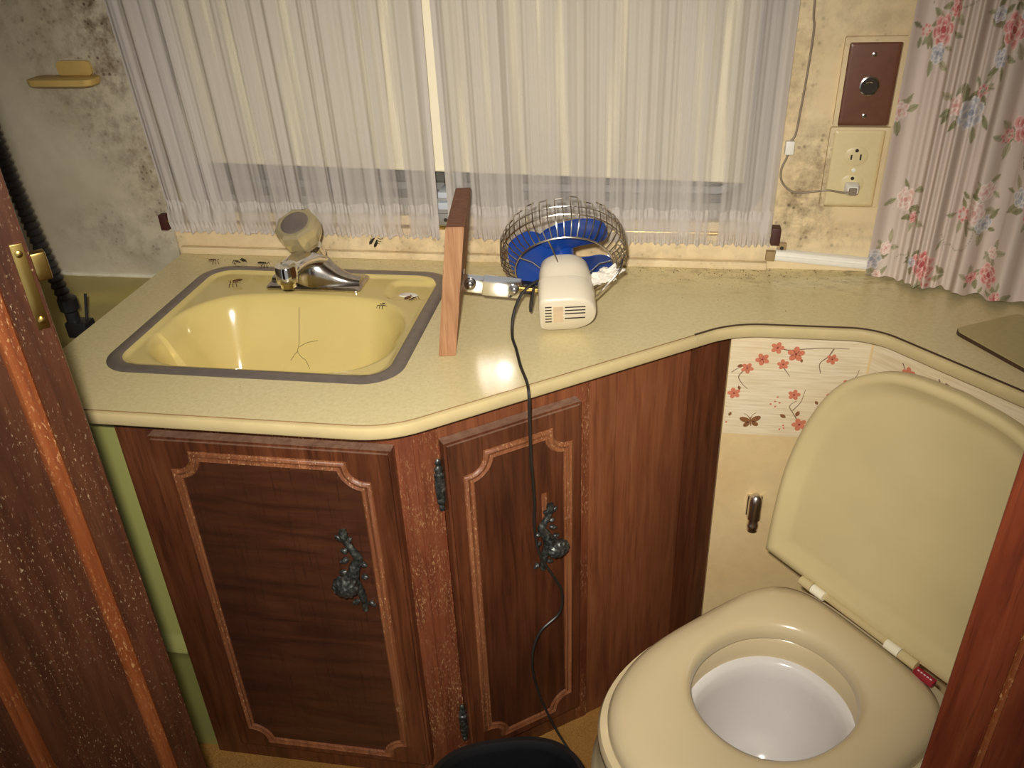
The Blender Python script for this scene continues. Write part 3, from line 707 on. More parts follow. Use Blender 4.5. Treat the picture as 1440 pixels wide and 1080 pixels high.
# ------------------------------------------------------------------ toilet
TO = Vector((.0487, -.4719, FZ)); TA = math.atan2(-.75, .66)
tl = thing('toilet', 'beige plastic toilet with raised lid and white bowl', 'toilet', TO, None, (0, 0, TA))
SZ = .43                                    # seat top above the floor
def tsup(a, b, b2, z, cy=-.186):       # squarer at the hinge, rounder in front
    B1, B2 = sup(0, cy, a, b, 4.6, 96), sup(0, cy, a, b2, 2.5, 96); return [Vector(((p.x if p.y >= cy else q_.x), (p.y if p.y >= cy else q_.y), z)) for p, q_ in zip(B1, B2)]
def lps(sc, z, add=0): return tsup(.149*sc+add, .188*sc+add, .196*sc+add, z)
def hol(z, add=0, N=96): return [Vector((p.x, p.y, z)) for p in sup(-.005, -.167, .0935+add, .1015+add, 2.15, N)]
seat = []
O_, I_ = lps(1, 0), hol(0)
for s, z in ((0, -.026), (-.004, -.018), (.015, -.008), (.09, -.0022), (.2, 0), (.42, .0015), (.66, .0), (.84, -.004), (.95, -.011), (1.0, -.021), (.995, -.030), (.9, -.031), (.3, -.031), (0, -.026)):
    seat.append([Vector((a.x+(b.x-a.x)*s, a.y+(b.y-a.y)*s, SZ+z)) for a, b in zip(I_, O_)])
sbm = loft(seat); bmesh.ops.remove_doubles(sbm, verts=sbm.verts, dist=1e-7); obj('seat', sbm, 'toilet_beige', tl, True, 60)
def bl(sc, z, k=0):
    return tsup(.155*sc, .198*sc, .200*sc, z, -.182)
body = [hol(SZ-.075, .012), hol(SZ-.070, .004), hol(SZ-.040, .006), hol(SZ-.033, .012), bl(.97, SZ-.0325), bl(1.035, SZ-.034), bl(1.05, SZ-.040), bl(1.05, SZ-.050), bl(1.02, SZ-.056), bl(1.022, SZ-.062), bl(1.045, SZ-.085), bl(1.06, SZ-.100), bl(1.085, SZ-.108), bl(1.085, SZ-.116), bl(1.06, SZ-.122), bl(1.03, SZ-.20), bl(.96, SZ-.30), bl(.86, .06), bl(.88, .012), bl(.88, .0)]
obj('base', loft(body, (False, True)), 'toilet_beige', tl, True, 50)
bowl = [hol(SZ-.071, .0075), hol(SZ-.066, .009), hol(SZ-.066, .0), hol(SZ-.074, -.006), hol(SZ-.095, -.008)]
for t in range(1, 9):
    q = t/8; bowl.append([Vector((p.x, p.y-.012*q, SZ-.095-.12*math.sin(q*PI/2))) for p in sup(-.005, -.167, (.0855*math.cos(q*1.25)), (.0935*math.cos(q*1.25)), 2.1, 96)])
bw = obj('bowl', loft(bowl, (False, False)), 'bowl_white', tl, True, 60)
obj('flush_valve', lathe([(.034, -.006), (.034, .002), (.026, .004), (.02, -.002)], 32, Matrix.Translation((-.005, -.179, SZ-.214))), 'bowl_white', bw)
# lid, hinged at the back edge and leaning back against the wall
LE = math.radians(11); LU = Vector((0, math.sin(LE), math.cos(LE))); LN = Vector((0, -math.cos(LE), math.sin(LE))); L0 = Vector((0, .004, SZ+.002))
half = [(-.1815, 0), (-.1865, .05), (-.1895, .105), (-.1885, .145), (-.1815, .195), (-.1665, .246), (-.147, .282), (-.122, .306), (-.092, .324), (-.055, .334), (0, .338)]
hp = crv([(x, y, 0) for x, y in half], 4)
outl = [Vector((p.x, p.y, 0)) for p in hp]+[Vector((-p.x, p.y, 0)) for p in hp[-2::-1]]
def inset(P, d):
    c = Vector((0, .16, 0)); out = []
    n = len(P)
    for i, p in enumerate(P):
        a, b = P[i-1], P[(i+1) % n]; t1 = (p-a).normalized(); t2 = (b-p).normalized()
        nn = Vector((t1.y, -t1.x, 0))+Vector((t2.y, -t2.x, 0)); nn.normalize(); kk = 1/max(.5, nn.dot(Vector((t1.y, -t1.x, 0))))
        out.append(p+nn*d*kk)
    return out
def lidp(P, w_): return [L0+Vector((p.x, 0, 0))+LU*p.y+LN*w_ for p in P]
lid = [lidp(inset(outl, .03), -.014), lidp(outl, -.012), lidp(outl, .002), lidp(inset(outl, .003), .006), lidp(inset(outl, .010), .0065), lidp(inset(outl, .014), .004), lidp(inset(outl, .024), -.006), lidp(inset(outl, .034), -.0085)]
obj('lid', loft(lid, (True, True)), 'toilet_lid', tl, True, 50)
hz = SZ+.004
for x0, x1, mt in ((-.108, -.089, 'toilet_lid'), (-.088, -.068, 'hinge_white'), (.030, .050, 'hinge_white'), (.051, .074, 'toilet_lid')):
    obj('hinge_knuckle', tube([(x0, -.006, hz), (x1, -.006, hz)], .0068, 16), mt, tl)
obj('hinge_bar', box2((-.068, -.007, hz-.004), (.030, .001, hz+.003), .001), 'toilet_lid', tl)
# red warning sticker near the right hinge
st = obj('warning_sticker', box2((.074, -.012, SZ-.006), (.100, -.002, SZ+.0010), .0003), 'sticker_red', tl)
for i in range(5): obj('sticker_text', box2((.077+.0042*i, -.0085, SZ+.0010), (.0798+.0042*i, -.0065, SZ+.0013)), 'sticker_white', st)
obj('screw', lathe([(.004, 0), (.004, .002), (.001, .003)], 12, frame((-.158, -.300, SZ-.098), (-.85, -.4, .1))), 'chrome_dull', tl)

# ------------------------------------------------------------------ chrome fitting on the alcove wall
vf = thing('water_fitting', 'small chrome domed fitting on the beige wall by the toilet', 'pipe fitting', (-.071, -.187, -.34))
vx, vy = -.071, -.199
kid(obj('cap', lathe([(.0005, -.303), (.005, -.3045), (.0088, -.309), (.0105, -.317), (.0105, -.338), (.0108, -.341), (.0108, -.351)], 28, Matrix.Translation((vx, vy, 0))), 'nickel'), vf)
kid(obj('collar', lathe([(.0105, -.3512), (.0082, -.353), (.0082, -.362), (.0092, -.3635), (.0092, -.369), (.0085, -.371), (.0085, -.376), (.006, -.377)], 28, Matrix.Translation((vx, vy, 0))), 'nickel'), vf)
kid(obj('wall_plate', box2((vx-.012, -.1930, -.352), (vx+.012, -.1871, -.312), .002), 'nickel'), vf)

# ------------------------------------------------------------------ wallpaper border with printed blossoms
def wp_frame(P, d):      # local x along the wall, local y up, local z out of the wall
    d = Vector((d[0], d[1], 0)).normalized(); n = Vector((d.y, -d.x, 0))
    return Matrix(((d.x, 0, n.x, P[0]), (d.y, 0, n.y, P[1]), (0, 1, 0, 0), (0, 0, 0, 1)))
wpA = wp_frame((-.134, -.187), (1, 0)); wpB = wp_frame((C2.x, C2.y), DG)
def sheet(M, x0, x1, z0, z1, label):
    q = box2((x0, z0, 0.0001), (x1, z1, .0007)); q.transform(M); o = obj('wallpaper_border', q, 'wallpaper', None, False); tag(o, label, 'wallpaper', 'blossom wallpaper under the counter'); return o
w1 = sheet(wpA, .001, .194, -.197, -.0195, 'cream wallpaper strip with coral blossoms and butterfly beside the cabinet')
w2 = sheet(wpB, .002, .60, -.197, -.0195, 'cream wallpaper strip with coral blossoms behind the toilet lid')
def flower_bm(r=.0108):
    bm = B()
    for i in range(5):
        a = 2*PI*i/5+.3; c = Vector((math.cos(a), math.sin(a), 0))*r*.58; t = Vector((-math.sin(a), math.cos(a), 0))
        pts = [c+Vector((math.cos(a), math.sin(a), 0))*r*.44*math.cos(q)+t*r*.36*math.sin(q) for q in [2*PI*k/10 for k in range(10)]]
        f = bm.faces.new([bm.verts.new((p.x, p.y, .0002)) for p in pts])
    core = bm.faces.new([bm.verts.new((r*.18*math.cos(q), r*.18*math.sin(q), .0003)) for q in [2*PI*k/8 for k in range(8)]]); core.material_index = 1
    for f in list(bm.faces): pass
    r_ = bmesh.ops.extrude_face_region(bm, geom=bm.faces[:]); bmesh.ops.translate(bm, vec=(0, 0, .0002), verts=[v for v in r_['geom'] if isinstance(v, bmesh.types.BMVert)])
    return bm
def flat_line(pts, wd):
    P = crv([(x, y, 0) for x, y in pts], 5); bm = B(); n = len(P); A, Bv = [], []
    for i, p in enumerate(P):
        t = (P[min(i+1, n-1)]-P[max(i-1, 0)]).normalized(); nn = Vector((-t.y, t.x, 0)); q = 1.35*wd*(1-.5*i/(n-1))
        A.append(bm.verts.new(p+nn*q+Vector((0, 0, .0003)))); Bv.append(bm.verts.new(p-nn*q+Vector((0, 0, .0003))))
    for i in range(n-1): bm.faces.new((A[i], A[i+1], Bv[i+1], Bv[i]))
    return bm
def leaf_bm(l=.010, wd=.003):
    bm = B(); f = bm.faces.new([bm.verts.new((l*t, sg*wd*math.sin(PI*t), .0003)) for t, sg in ((0, 1), (.25, 1), (.5, 1), (.75, 1), (1, 0), (.75, -1), (.5, -1), (.25, -1))]); return bm
proto = {}
def stamp(kind, sheet_o, M, x, z, sc=1, rot=0):
    if kind not in proto:
        if kind == 'blossom': q, mt = flower_bm(), ['print_coral', 'print_core']
        elif kind == 'leaf': q, mt = leaf_bm(), 'print_brown'
        elif kind == 'bud': q, mt = leaf_bm(.006, .0022), 'print_coral'
        elif kind == 'pink_blossom': q, mt = flower_bm(.008), ['print_pink', 'print_pink']
        else:
            q = B()
            for s in (-1, 1):
                for (cx, cy, a, b, an) in ((.0085, .004, .0088, .0048, 28), (.0065, -.0050, .0060, .0040, -38)):
                    an = math.radians(an); pts = []
                    for t in range(14):
                        u_, v_ = a*math.cos(2*PI*t/14), b*math.sin(2*PI*t/14); pts.append((s*(cx+u_*math.cos(an)-v_*math.sin(an)), cy+u_*math.sin(an)+v_*math.cos(an), .0003))
                    q.faces.new([q.verts.new(p) for p in pts])
                join(q, flat_line([(0, .004), (s*.004, .012), (s*.010, .016)], .0005))
            q.faces.new([q.verts.new((.0012*math.cos(t), .009*math.sin(t), .0005)) for t in [2*PI*i/10 for i in range(10)]]); mt = 'print_brown'
        proto[kind] = obj('printed_'+kind, q, mt, None, False); o = proto[kind]
    else:
        o = dup(proto[kind])
    o.parent = sheet_o; o.matrix_basis = M @ Matrix.Translation((x, z, .0008)) @ Matrix.Rotation(rot, 4, 'Z') @ Matrix.Scale(sc, 4); return o
def stem(sheet_o, M, pts, wd=.0007):
    q = flat_line(pts, wd); bmesh.ops.translate(q, vec=(0, 0, .0007), verts=q.verts); q.transform(M); o = obj('printed_stem', q, 'print_stem', None, False); o.parent = sheet_o
# pixel readings of the print turned into places on the wall (x from the cabinet edge, z)
for x, z, s, r in ((.093, -.053, 1.15, 0), (.047, -.064, .95, .5), (.066, -.038-.006, .9, 1), (.077, -.071, .8, .2), (.027, -.080, .85, .8), (.012, -.124, .9, .3), (.099, -.122, .85, 1.1), (.113, -.174, 1.05, .4), (.144, -.059, .8, .9), (.153, -.121, .8, .1), (.171, -.100, .8, .6)):
    stamp('blossom', w1, wpA, x, z, s, r)
stamp('butterfly', w1, wpA, .041, -.173, .95, .15)
for x, z, s, r in ((.012, -.078, 1.0, .3), (.092, -.163, 1.1, 2.6), (.106, -.160, 1.1, 1.2), (.020, -.118, .8, 1.9), (.135, -.137, .8, 2.2), (.101, -.060, .7, 5), (.008, -.165, .8, 1.2)): stamp('leaf', w1, wpA, x, z, s, r)
for x, z, r in ((.071, -.135, 0), (.075, -.129, 1), (.068, -.142, 2), (.078, -.138, .4), (.074, -.146, 1.4), (.088, -.178, .5), (.092, -.184, 2), (.084, -.186, 1), (.004, -.178, 1)): stamp('bud', w1, wpA, x, z, .7, r)
stem(w1, wpA, [(.062, -.040), (.080, -.047), (.105, -.044), (.135, -.041), (.165, -.041)]); stem(w1, wpA, [(.144, -.042), (.138, -.055), (.128, -.067), (.131, -.083)])
stem(w1, wpA, [(.077, -.075), (.084, -.084), (.089, -.091)], .0005); stem(w1, wpA, [(.024, -.082), (.016, -.095), (.023, -.108), (.031, -.115)], .0006); stem(w1, wpA, [(.005, -.088), (.012, -.082), (.018, -.078)], .0005)
stem(w1, wpA, [(.113, -.172), (.102, -.155), (.095, -.142), (.104, -.132)], .0006); stem(w1, wpA, [(.100, -.150), (.110, -.134), (.114, -.112)], .0005); stem(w1, wpA, [(.145, -.128), (.160, -.108), (.180, -.088), (.184, -.074)], .0005)
for x, z, s, r in ((.062, -.052, .95, .2), (.205, -.072, 1.0, .9), (.262, -.100, .9, .3), (.330, -.07, 1.0, .6)): stamp('blossom', w2, wpB, x, z, s, r)
stamp('pink_blossom', w2, wpB, .238, -.052, 1, .4); stamp('butterfly', w2, wpB, .300, -.078, .9, .9)
for x, z, r in ((.150, -.07, 2.0), (.225, -.086, 5), (.180, -.058, 1)): stamp('leaf', w2, wpB, x, z, .8, r)
stem(w2, wpB, [(.050, -.040), (.056, -.048), (.062, -.052)], .0006); stem(w2, wpB, [(.105, -.040), (.112, -.056), (.105, -.075)], .0007); stem(w2, wpB, [(.115, -.042), (.150, -.052), (.170, -.064), (.200, -.062), (.222, -.060), (.236, -.080), (.262, -.094)], .0009); stem(w2, wpB, [(.16, -.06), (.185, -.068), (.203, -.072)], .0006)
stem(w2, wpB, [(.215, -.062), (.22, -.082), (.228, -.094)], .0007)

# ------------------------------------------------------------------ outlets
def plate(name, x0, zt, label, mat):
    W_, H_ = .070, .1143; t = thing(name, label, 'outlet' if 'outlet' in name else 'socket plate', (x0+W_/2, 0, zt-H_/2))
    L = [[Vector((p.x, y, p.y)) for p in rrect(x0+i, x0+W_-i, zt-H_+i, zt-i, .003, 4)] for y, i in ((-.0002, 0), (-.003, 0), (-.0048, .002), (-.0054, .005))]
    kid(obj('cover_plate', loft(L, (True, True)), mat), t); return t
def collar(t, x0, x1, z0, z1, top):
    a = rrect(x0-.0065, x1+.0075, z0-.0006, z1+top, .003, 5); b = rrect(x0-.0003, x1+.0003, z0-.0003, z1+.0003, .003, 5)
    L = [[(p.x, -.0002, p.y) for p in a], [(p.x, -.0072, p.y) for p in a], [(p.x, -.0080, p.y) for p in b], [(p.x, -.0002, p.y) for p in b]]
    kid(obj('recess_edge', loft(L), 'wall_beige'), t)
op = plate('outlet', .0, .2217, 'beige duplex outlet with a thin cord plugged in', 'plate_beige')
collar(op, .0, .070, .2217-.1143, .2217, .0040)
for z in (.1835, .142):
    rc = kid(obj('receptacle', lathe([(.0172, .0), (.0172, .0012), (.0155, .002)], 32, frame((.035, -.0054, z), (0, -1, 0)) @ Matrix.Diagonal((1, .84, 1, 1))), 'plate_beige'), op)
    for (x, dz_, a, b) in ((-.0065, -.001, .0011, .0036), (.0065, -.001, .0011, .0042)):
        o = obj('slot', box((.035+x, -.0076, z+dz_), (a*2, .0006, b*2)), 'slot_dark', None, False); o.parent = rc
    o = obj('slot', lathe([(.0026, 0), (.0026, .0006)], 14, frame((.035, -.0073, z+.0088), (0, -1, 0))), 'slot_dark', None, False); o.parent = rc
kid(obj('plate_screw', lathe([(.003, 0), (.003, .001), (.001, .0015)], 12, frame((.035, -.0054, .1628), (0, -1, 0))), 'plastic_white'), op)
sp_ = plate('socket_plate', .002, .3421, 'brown metal plate with a round chrome power socket', 'plate_brown')
collar(sp_, .002, .072, .3421-.1143, .3421, .0075)
kid(obj('round_socket', lathe([(.0135, 0), (.0135, .0016), (.0118, .0022), (.0112, .0008)], 36, frame((.0370, -.0054, .2835), (0, -1, 0)), (False, False)), 'chrome_dull'), sp_)
kid(obj('socket_well', lathe([(.0112, .0002), (.0112, .0008)], 30, frame((.0370, -.0054, .2835), (0, -1, 0))), 'slot_dark'), sp_)
kid(obj('socket_contact', tube([(.0315, -.0072, .2875), (.036, -.0075, .290), (.0405, -.0072, .2885)], .0014, 8), 'chrome'), sp_)
for z in (.326, .242): kid(obj('plate_screw', lathe([(.0034, 0), (.0034, .001), (.0015, .0018)], 14, frame((.037, -.0054, z), (0, -1, 0))), 'chrome_dull'), sp_)
# thin cord: plug, lead, clip on the window edge
pc = thing('plug_cord', 'thin grey cord with clear plug running up beside the window', 'cord', (.03, -.01, .138))
kid(obj('plug', loft([[Vector((.0355+p.x, y, .1365+p.y)) for p in rrect(-.0105+i, .0105-i, -.009+i, .009-i, .004, 5)] for y, i in ((-.0072, 0), (-.016, .0005), (-.022, .003))], (True, True)), 'plastic_white'), pc)
kid(obj('plug_core', loft([[Vector((.0355+p.x, y, .1355+p.y)) for p in rrect(-.006+i, .006-i, -.0055+i, .0055-i, .002, 4)] for y, i in ((-.0215, 0), (-.026, .001))], (True, True)), 'cable_grey'), pc)
kid(obj('lead', tube(crv([(.033, -.024, .135), (.022, -.020, .133), (.004, -.008, .132), (-.020, -.006, .129), (-.040, -.006, .127), (-.056, -.006, .133), (-.067, -.006, .147), (-.0685, -.006, .164), (-.063, -.006, .181), (-.061, -.006, .195), (-.0600, -.006, .205), (-.0545, -.0045, .215), (-.052, -.0045, .25), (-.0495, -.0045, .30), (-.0485, -.0045, .36), (-.0525, -.0045, .40), (-.055, -.0045, .60)], 8), .0016, 8), 'cable_grey'), pc)
kid(obj('cord_clip', box2((-.0675, -.012, .186), (-.0545, -.0004, .206), .002), 'plastic_white'), pc)
# white cable channel and tan clip near the counter
ch = thing('cable_channel', 'short white plastic cable channel on the wall above the counter', 'cable channel', (.01, 0, .016))
Mch = Matrix.Rotation(math.radians(4.5), 4, 'Y')
q = sweep2([Vector((-.062, 0, 0)), Vector((.12, 0, 0))], [(0, -.009), (.007, -.009), (.009, -.006), (.009, -.001), (.007, 0), (.007, .002), (.009, .003), (.009, .007), (.006, .009), (0, .009)])
q.transform(Matrix.Translation((.0, 0, .0205)) @ Mch); kid(obj('channel', q, 'plastic_white'), ch)
kid(obj('end_clip', box2((-.076, -.010, .016), (-.062, -.0005, .032), .001), 'clip_tan'), ch)
tc_ = thing('wall_clip', 'small tan metal clip screwed to the wall beside the sheer curtain', 'clip', (-.052, 0, .04))
kid(obj('clip_body', box2((-.060, -.006, .030), (-.046, -.0004, .045), .001), 'clip_tan'), tc_)
kid(obj('clip_screw', lathe([(.003, 0), (.003, .0015), (.001, .002)], 12, frame((-.053, -.006, .037), (0, -1, 0))), 'vent_dark'), tc_)

# ------------------------------------------------------------------ floral curtain
def floral():
    NXC, NZC = 560, 420; L_ = .78; rng = random.Random(5)
    P0 = Vector((.079, -.024)); dirn = Vector((.91, -.415)).normalized(); nrm = Vector((dirn.y, -dirn.x))
    run = .50
    # printed motifs in cloth coordinates (u along the cloth, z)
    base = Vector((204, 189, 177))/255
    def C(*c): return Vector(c)/255
    mot = []
    for gx in range(7):
        for gz in range(6):
            cu, cz = gx*.125+(gz % 2)*.062+rng.uniform(-.022, .022), gz*.118+rng.uniform(-.02, .02)+.02
            an = rng.uniform(0, 6.28); kd = rng.choice(['rose', 'rose', 'rose', 'pale', 'blue'])
            mot.append((cu, cz, rng.uniform(.017, .026), kd, an))
            for q_ in range(rng.choice([1, 2, 3])):
                b_ = an+2.0*q_+rng.uniform(-.4, .4); d_ = rng.uniform(.026, .040)
                mot.append((cu+d_*math.cos(b_), cz+d_*math.sin(b_), rng.uniform(.008, .014), rng.choice(['rose', 'pale', 'blue', 'spray']), rng.uniform(0, 6.28)))
    leaves = []
    for (mu_, mz, r, kd, an) in mot:
        for q in range(rng.choice([4, 5, 6])):
            a = an+q*1.25+rng.uniform(-.3, .3); d = r*rng.uniform(1.15, 1.8)
            leaves.append((mu_+d*math.cos(a), mz+d*math.sin(a), a+rng.uniform(-.5, .5), rng.uniform(.008, .014), rng.choice([C(156, 152, 122), C(142, 138, 106), C(170, 162, 136)])))
    stems = []
    for i in range(16):
        u, z, a = rng.uniform(0, L_), rng.uniform(0, .55), rng.uniform(0, 6.28)
        pts = []
        for k_ in range(26): pts.append((u, z)); a += rng.uniform(-.05, .32)*(1 if i % 2 else -1); u += .0045*math.cos(a); z += .0045*math.sin(a)
        stems.append(pts)
    cell = {}
    for i, mm in enumerate(mot):
        for a in range(int((mm[0]-.03)//.03), int((mm[0]+.03)//.03)+1):
            for b in range(int((mm[1]-.03)//.03), int((mm[1]+.03)//.03)+1): cell.setdefault((a, b), [[], [], []])[0].append(mm)
    for lf in leaves:
        for a in range(int((lf[0]-.015)//.03), int((lf[0]+.015)//.03)+1):
            for b in range(int((lf[1]-.015)//.03), int((lf[1]+.015)//.03)+1): cell.setdefault((a, b), [[], [], []])[1].append(lf)
    for pts in stems:
        for p in pts:
            for a in (-1, 0, 1):
                for b in (-1, 0, 1):
                    cc = cell.setdefault((int(p[0]//.03)+a, int(p[1]//.03)+b), [[], [], []])[2]
                    cc.append(p)
    def colour(u, z):
        c = base.copy(); e = cell.get((int(u//.03), int(z//.03)))
        if not e: return c
        for (pu, pz) in e[2]:
            if (u-pu)**2+(z-pz)**2 < .0000018: c = C(158, 150, 128)
        for (lu, lz, a, l, col) in e[1]:
            dx, dz_ = u-lu, z-lz; x = dx*math.cos(a)+dz_*math.sin(a); y = -dx*math.sin(a)+dz_*math.cos(a)
            if abs(x) < l and abs(y) < .38*l*(1-(x/l)**2): c = col*(.82 if abs(y) < .0006 else 1)
        for (mu_, mz, r, kd, an) in e[0]:
            dx, dz_ = u-mu_, z-mz; d = math.hypot(dx, dz_); a = math.atan2(dz_, dx)
            if kd == 'spray':
                for j in range(6):
                    b = an+j*1.05; px, pz = mu_+r*.62*math.cos(b), mz+r*.62*math.sin(b); dd = math.hypot(u-px, z-pz)
                    if dd < r*.30:
                        c = C(194, 118, 112) if dd < r*.16 else C(214, 172, 164)
                continue
            best = None
            for (rad_, np_, pr, tone) in ((0, 1, .30, 0), (.36, 4, .36, 1), (.66, 6, .40, 2)):     # inner petals lie on top
                for j in range(np_):
                    b_ = an+tone*.7+2*PI*j/np_; px, pz = mu_+r*rad_*math.cos(b_), mz+r*rad_*math.sin(b_); dd = math.hypot(u-px, z-pz)/(r*pr*(1+.25*noise.noise(Vector((u*150, z*150, an)))))
                    if dd < 1: best = (dd, tone, j); break
                if best: break
            if best:
                dd, tone, j = best; k_ = .5+.5*math.sin(j*2.4+an)
                if kd == 'rose': dark_, mid_, lite_ = C(178, 92, 92), C(204, 136, 130), C(224, 192, 184)
                elif kd == 'pale': dark_, mid_, lite_ = C(206, 158, 148), C(220, 190, 180), C(230, 216, 206)
                else: dark_, mid_, lite_ = C(150, 152, 164), C(182, 180, 184), C(216, 210, 206)
                c = lite_ if dd > .80 else (mid_.lerp(lite_, .45*k_) if tone else dark_)
                if tone and dd < .45: c = dark_.lerp(mid_, .35+.5*k_)
        return c
    bm = B(); cl = bm.loops.layers.color.new('print'); rows = []; cols = []; ph = [rng.uniform(0, 6) for _ in range(6)]
    xs = [0]
    for iz in range(NZC+1):
        t = iz/NZC; row = []; crow = []
        z = .66*t
        for i in range(NXC+1):
            s = i/NXC; u = s*L_; gather = .65+.35*(1-t)
            d = run*s
            # soft irregular pleats with sharper crests at the bottom
            w1_ = math.sin(2*PI*u/.098+1.3*math.sin(2*PI*u/.31+ph[0])+ph[1]+.35*t)
            w2_ = math.sin(2*PI*u/.041+ph[2]+.9*math.sin(u*23+ph[3]))
            tight = math.exp(-((u-.12)/.06)**2)
            yo = .0150*math.copysign(abs(w1_)**.85, w1_)*(1-.25*t)+.0034*w2_+tight*.006*math.sin(2*PI*u/.021+.4*t*3)
            sag = .006*(.5+.5*w1_)+.003*w2_
            x = P0.x+dirn.x*d+nrm.x*(yo+.014); y = P0.y+dirn.y*d+nrm.y*(yo+.014)
            zz = .0016+z+(sag+.004)*(1-min(1, t*5))
            row.append(bm.verts.new((x, y, max(.0016, zz)))); crow.append(colour(u, z))
        rows.append(row); cols.append(crow)
    for j in range(NZC):
        a, b = rows[j], rows[j+1]; ca, cb2 = cols[j], cols[j+1]
        for i in range(NXC):
            f = bm.faces.new((a[i], a[i+1], b[i+1], b[i]))
            for lp, cc in zip(f.loops, (ca[i], ca[i+1], cb2[i+1], cb2[i])): lp[cl] = (cc.x, cc.y, cc.z, 1)
    o = obj('floral_curtain', bm, 'floral_cloth', None, True, 180)
    return tag(o, 'pleated cream curtain printed with pink roses beside the outlets', 'curtain')
floral()
tr_ = thing('curtain_track', 'brass rod carrying the top of the floral curtain', 'curtain rod', (.3, -.13, .655))
kid(obj('rod', tube([(.045, -.027, .655), (.60, -.28, .655)], .005, 10), 'brass'), tr_)
kid(obj('rod_bracket', box2((.040, -.035, .645), (.052, -.0002, .665), .002), 'bracket_brown'), tr_)
kid(obj('rod_bracket', box2((.594, -.288, .645), (XR-.0005, -.272, .665), .002), 'bracket_brown'), tr_)

# ------------------------------------------------------------------ small fan bolted to an upright board
fan = thing('desk_fan', 'small white fan with blue blades and wire cage bolted to a wooden board', 'fan', (-.44, -.22, 0))
def F(n, bm, mat, smooth=True, auto=40): return kid(obj(n, bm, mat, None, smooth, auto), fan)
# board: stands on edge, turned a little and leaning towards the fan
bx = Vector((-.510, -.335, 0)); bd = Vector((-.155, .98, 0)).normalized(); bn = Vector((bd.y, -bd.x, 0)); lean = .125
side = [(0, .0), (.003, .183), (.262, .150), (.30, .105), (.292, .0)]       # (along, height)
bm = B(); fs = []
for wd in (-.0235, 0):
    fs.append([bm.verts.new(bx+bd*a+bn*(wd+lean*h)+Vector((0, 0, max(.0006, h)))) for a, h in side])
bm.faces.new(fs[0]); bm.faces.new(fs[1][::-1])
for i in range(len(side)):
    f = bm.faces.new((fs[0][i], fs[1][i], fs[1][(i+1) % 5], fs[0][(i+1) % 5])); f.material_index = 1 if i in (1, 2) else 0
bmesh.ops.bevel(bm, geom=bm.edges[:], offset=.0012, segments=2, affect='EDGES')
o = F('mounting_board', bm, ['wood_board', 'wood_board_end']); o['label'] = 'upright reddish wooden board'
E30 = math.radians(30); FA = Vector((-.15, math.cos(E30), math.sin(E30))).normalized(); FP = Vector((-.3643, -.2700, .0362))
FM = frame(FP, FA, (1, .12, 0))             # local z along the fan axis, local y up-ish, local x right
def dsec(r, z, sq=0.0, dx=0):               # housing section: rounded right side, squarer left side
    out = []
    for i in range(48):
        a = 2*PI*i/48; c, s = math.cos(a), math.sin(a); n = 2.3+(4.2*sq if c < 0 else 0)
        out.append(Vector((dx+r*math.copysign(abs(c)**(2/n), c), r*.94*math.copysign(abs(s)**(2/n), s), z)))
    return out
hb = loft([dsec(.0365, 0, 1), dsec(.0385, .0015, 1), dsec(.0395, .005, 1), dsec(.0390, .040, .8), dsec(.0385, .0415, .8)], (True, True)); hb.transform(FM)
hr = F('motor_housing', hb, 'fan_white')
hf = loft([dsec(.0370, .042, .6), dsec(.0376, .0425, .6), dsec(.0370, .060, .4), dsec(.0335, .078, .3), dsec(.0295, .084, .2), dsec(.020, .086, 0)], (True, True)); hf.transform(FM)
F('front_housing', hf, 'fan_white')
hm = loft([dsec(.0368, .0400, .8), dsec(.0368, .0430, .6)], (True, True)); hm.transform(FM); F('housing_seam', hm, 'clip_tan')
def Hs(n, bm, mat): bm.transform(FM); o = obj(n, bm, mat, None, False); o.parent = hr; o.matrix_parent_inverse = hr.matrix_basis.inverted()
for i in range(4): Hs('vent_slot', box((.010, -.020+.0075*i-(0 if i < 3 else -.004), -.0002), (.028, .0020 if i < 3 else .0022, .0008)), 'vent_dark')
for i in range(6): Hs('vent_slot', box((-.0265, -.022+.0070*i, -.0002), (.009, .0020, .0008)), 'vent_dark')
Hs('rating_label', box((-.0130, -.0035, -.0002), (.0135, .038, .0008)), 'fan_label')
Hs('side_slot', box((.028, .0250, .026), (.013, .004, .003)), 'vent_dark')
# hub, blades
bl_ = lathe([(.0145, .090), (.0155, .094), (.0155, .116), (.012, .122), (.004, .125)], 24); bl_.transform(FM); F('hub', bl_, 'fan_blue')
for q in range(3):
    a0 = math.radians((168, 52, -70)[q]); bm = B(); rows = []
    for i in range(11):
        r = .013+.066*i/10; sp_a = (.60+.44*math.sin(PI*min(1, i/10*.95)))*(1 if i < 9 else (.88 if i == 9 else .66)); row = []
        for j in range(9):
            t = -1+2*j/8; a = a0+t*sp_a; row.append(Vector((r*math.cos(a), r*math.sin(a), .106+.010*t*min(1, r/.04))))
        rows.append(row)
    top = [[bm.verts.new(p+Vector((0, 0, .0008))) for p in row] for row in rows]; bot = [[bm.verts.new(p-Vector((0, 0, .0008))) for p in row] for row in rows]
    for g, sgn in ((top, 1), (bot, -1)):
        for i in range(10):
            for j in range(8): bm.faces.new((g[i][j], g[i+1][j], g[i+1][j+1], g[i][j+1]))
    bd_ = [(i, 0) for i in range(11)]+[(10, j) for j in range(1, 9)]+[(i, 8) for i in range(9, -1, -1)]+[(0, j) for j in range(7, 0, -1)]
    for (i, j), (i2, j2) in zip(bd_, bd_[1:]+bd_[:1]): bm.faces.new((top[i][j], top[i2][j2], bot[i2][j2], bot[i][j]))
    bm.transform(FM); F('blade', bm, 'fan_blue')
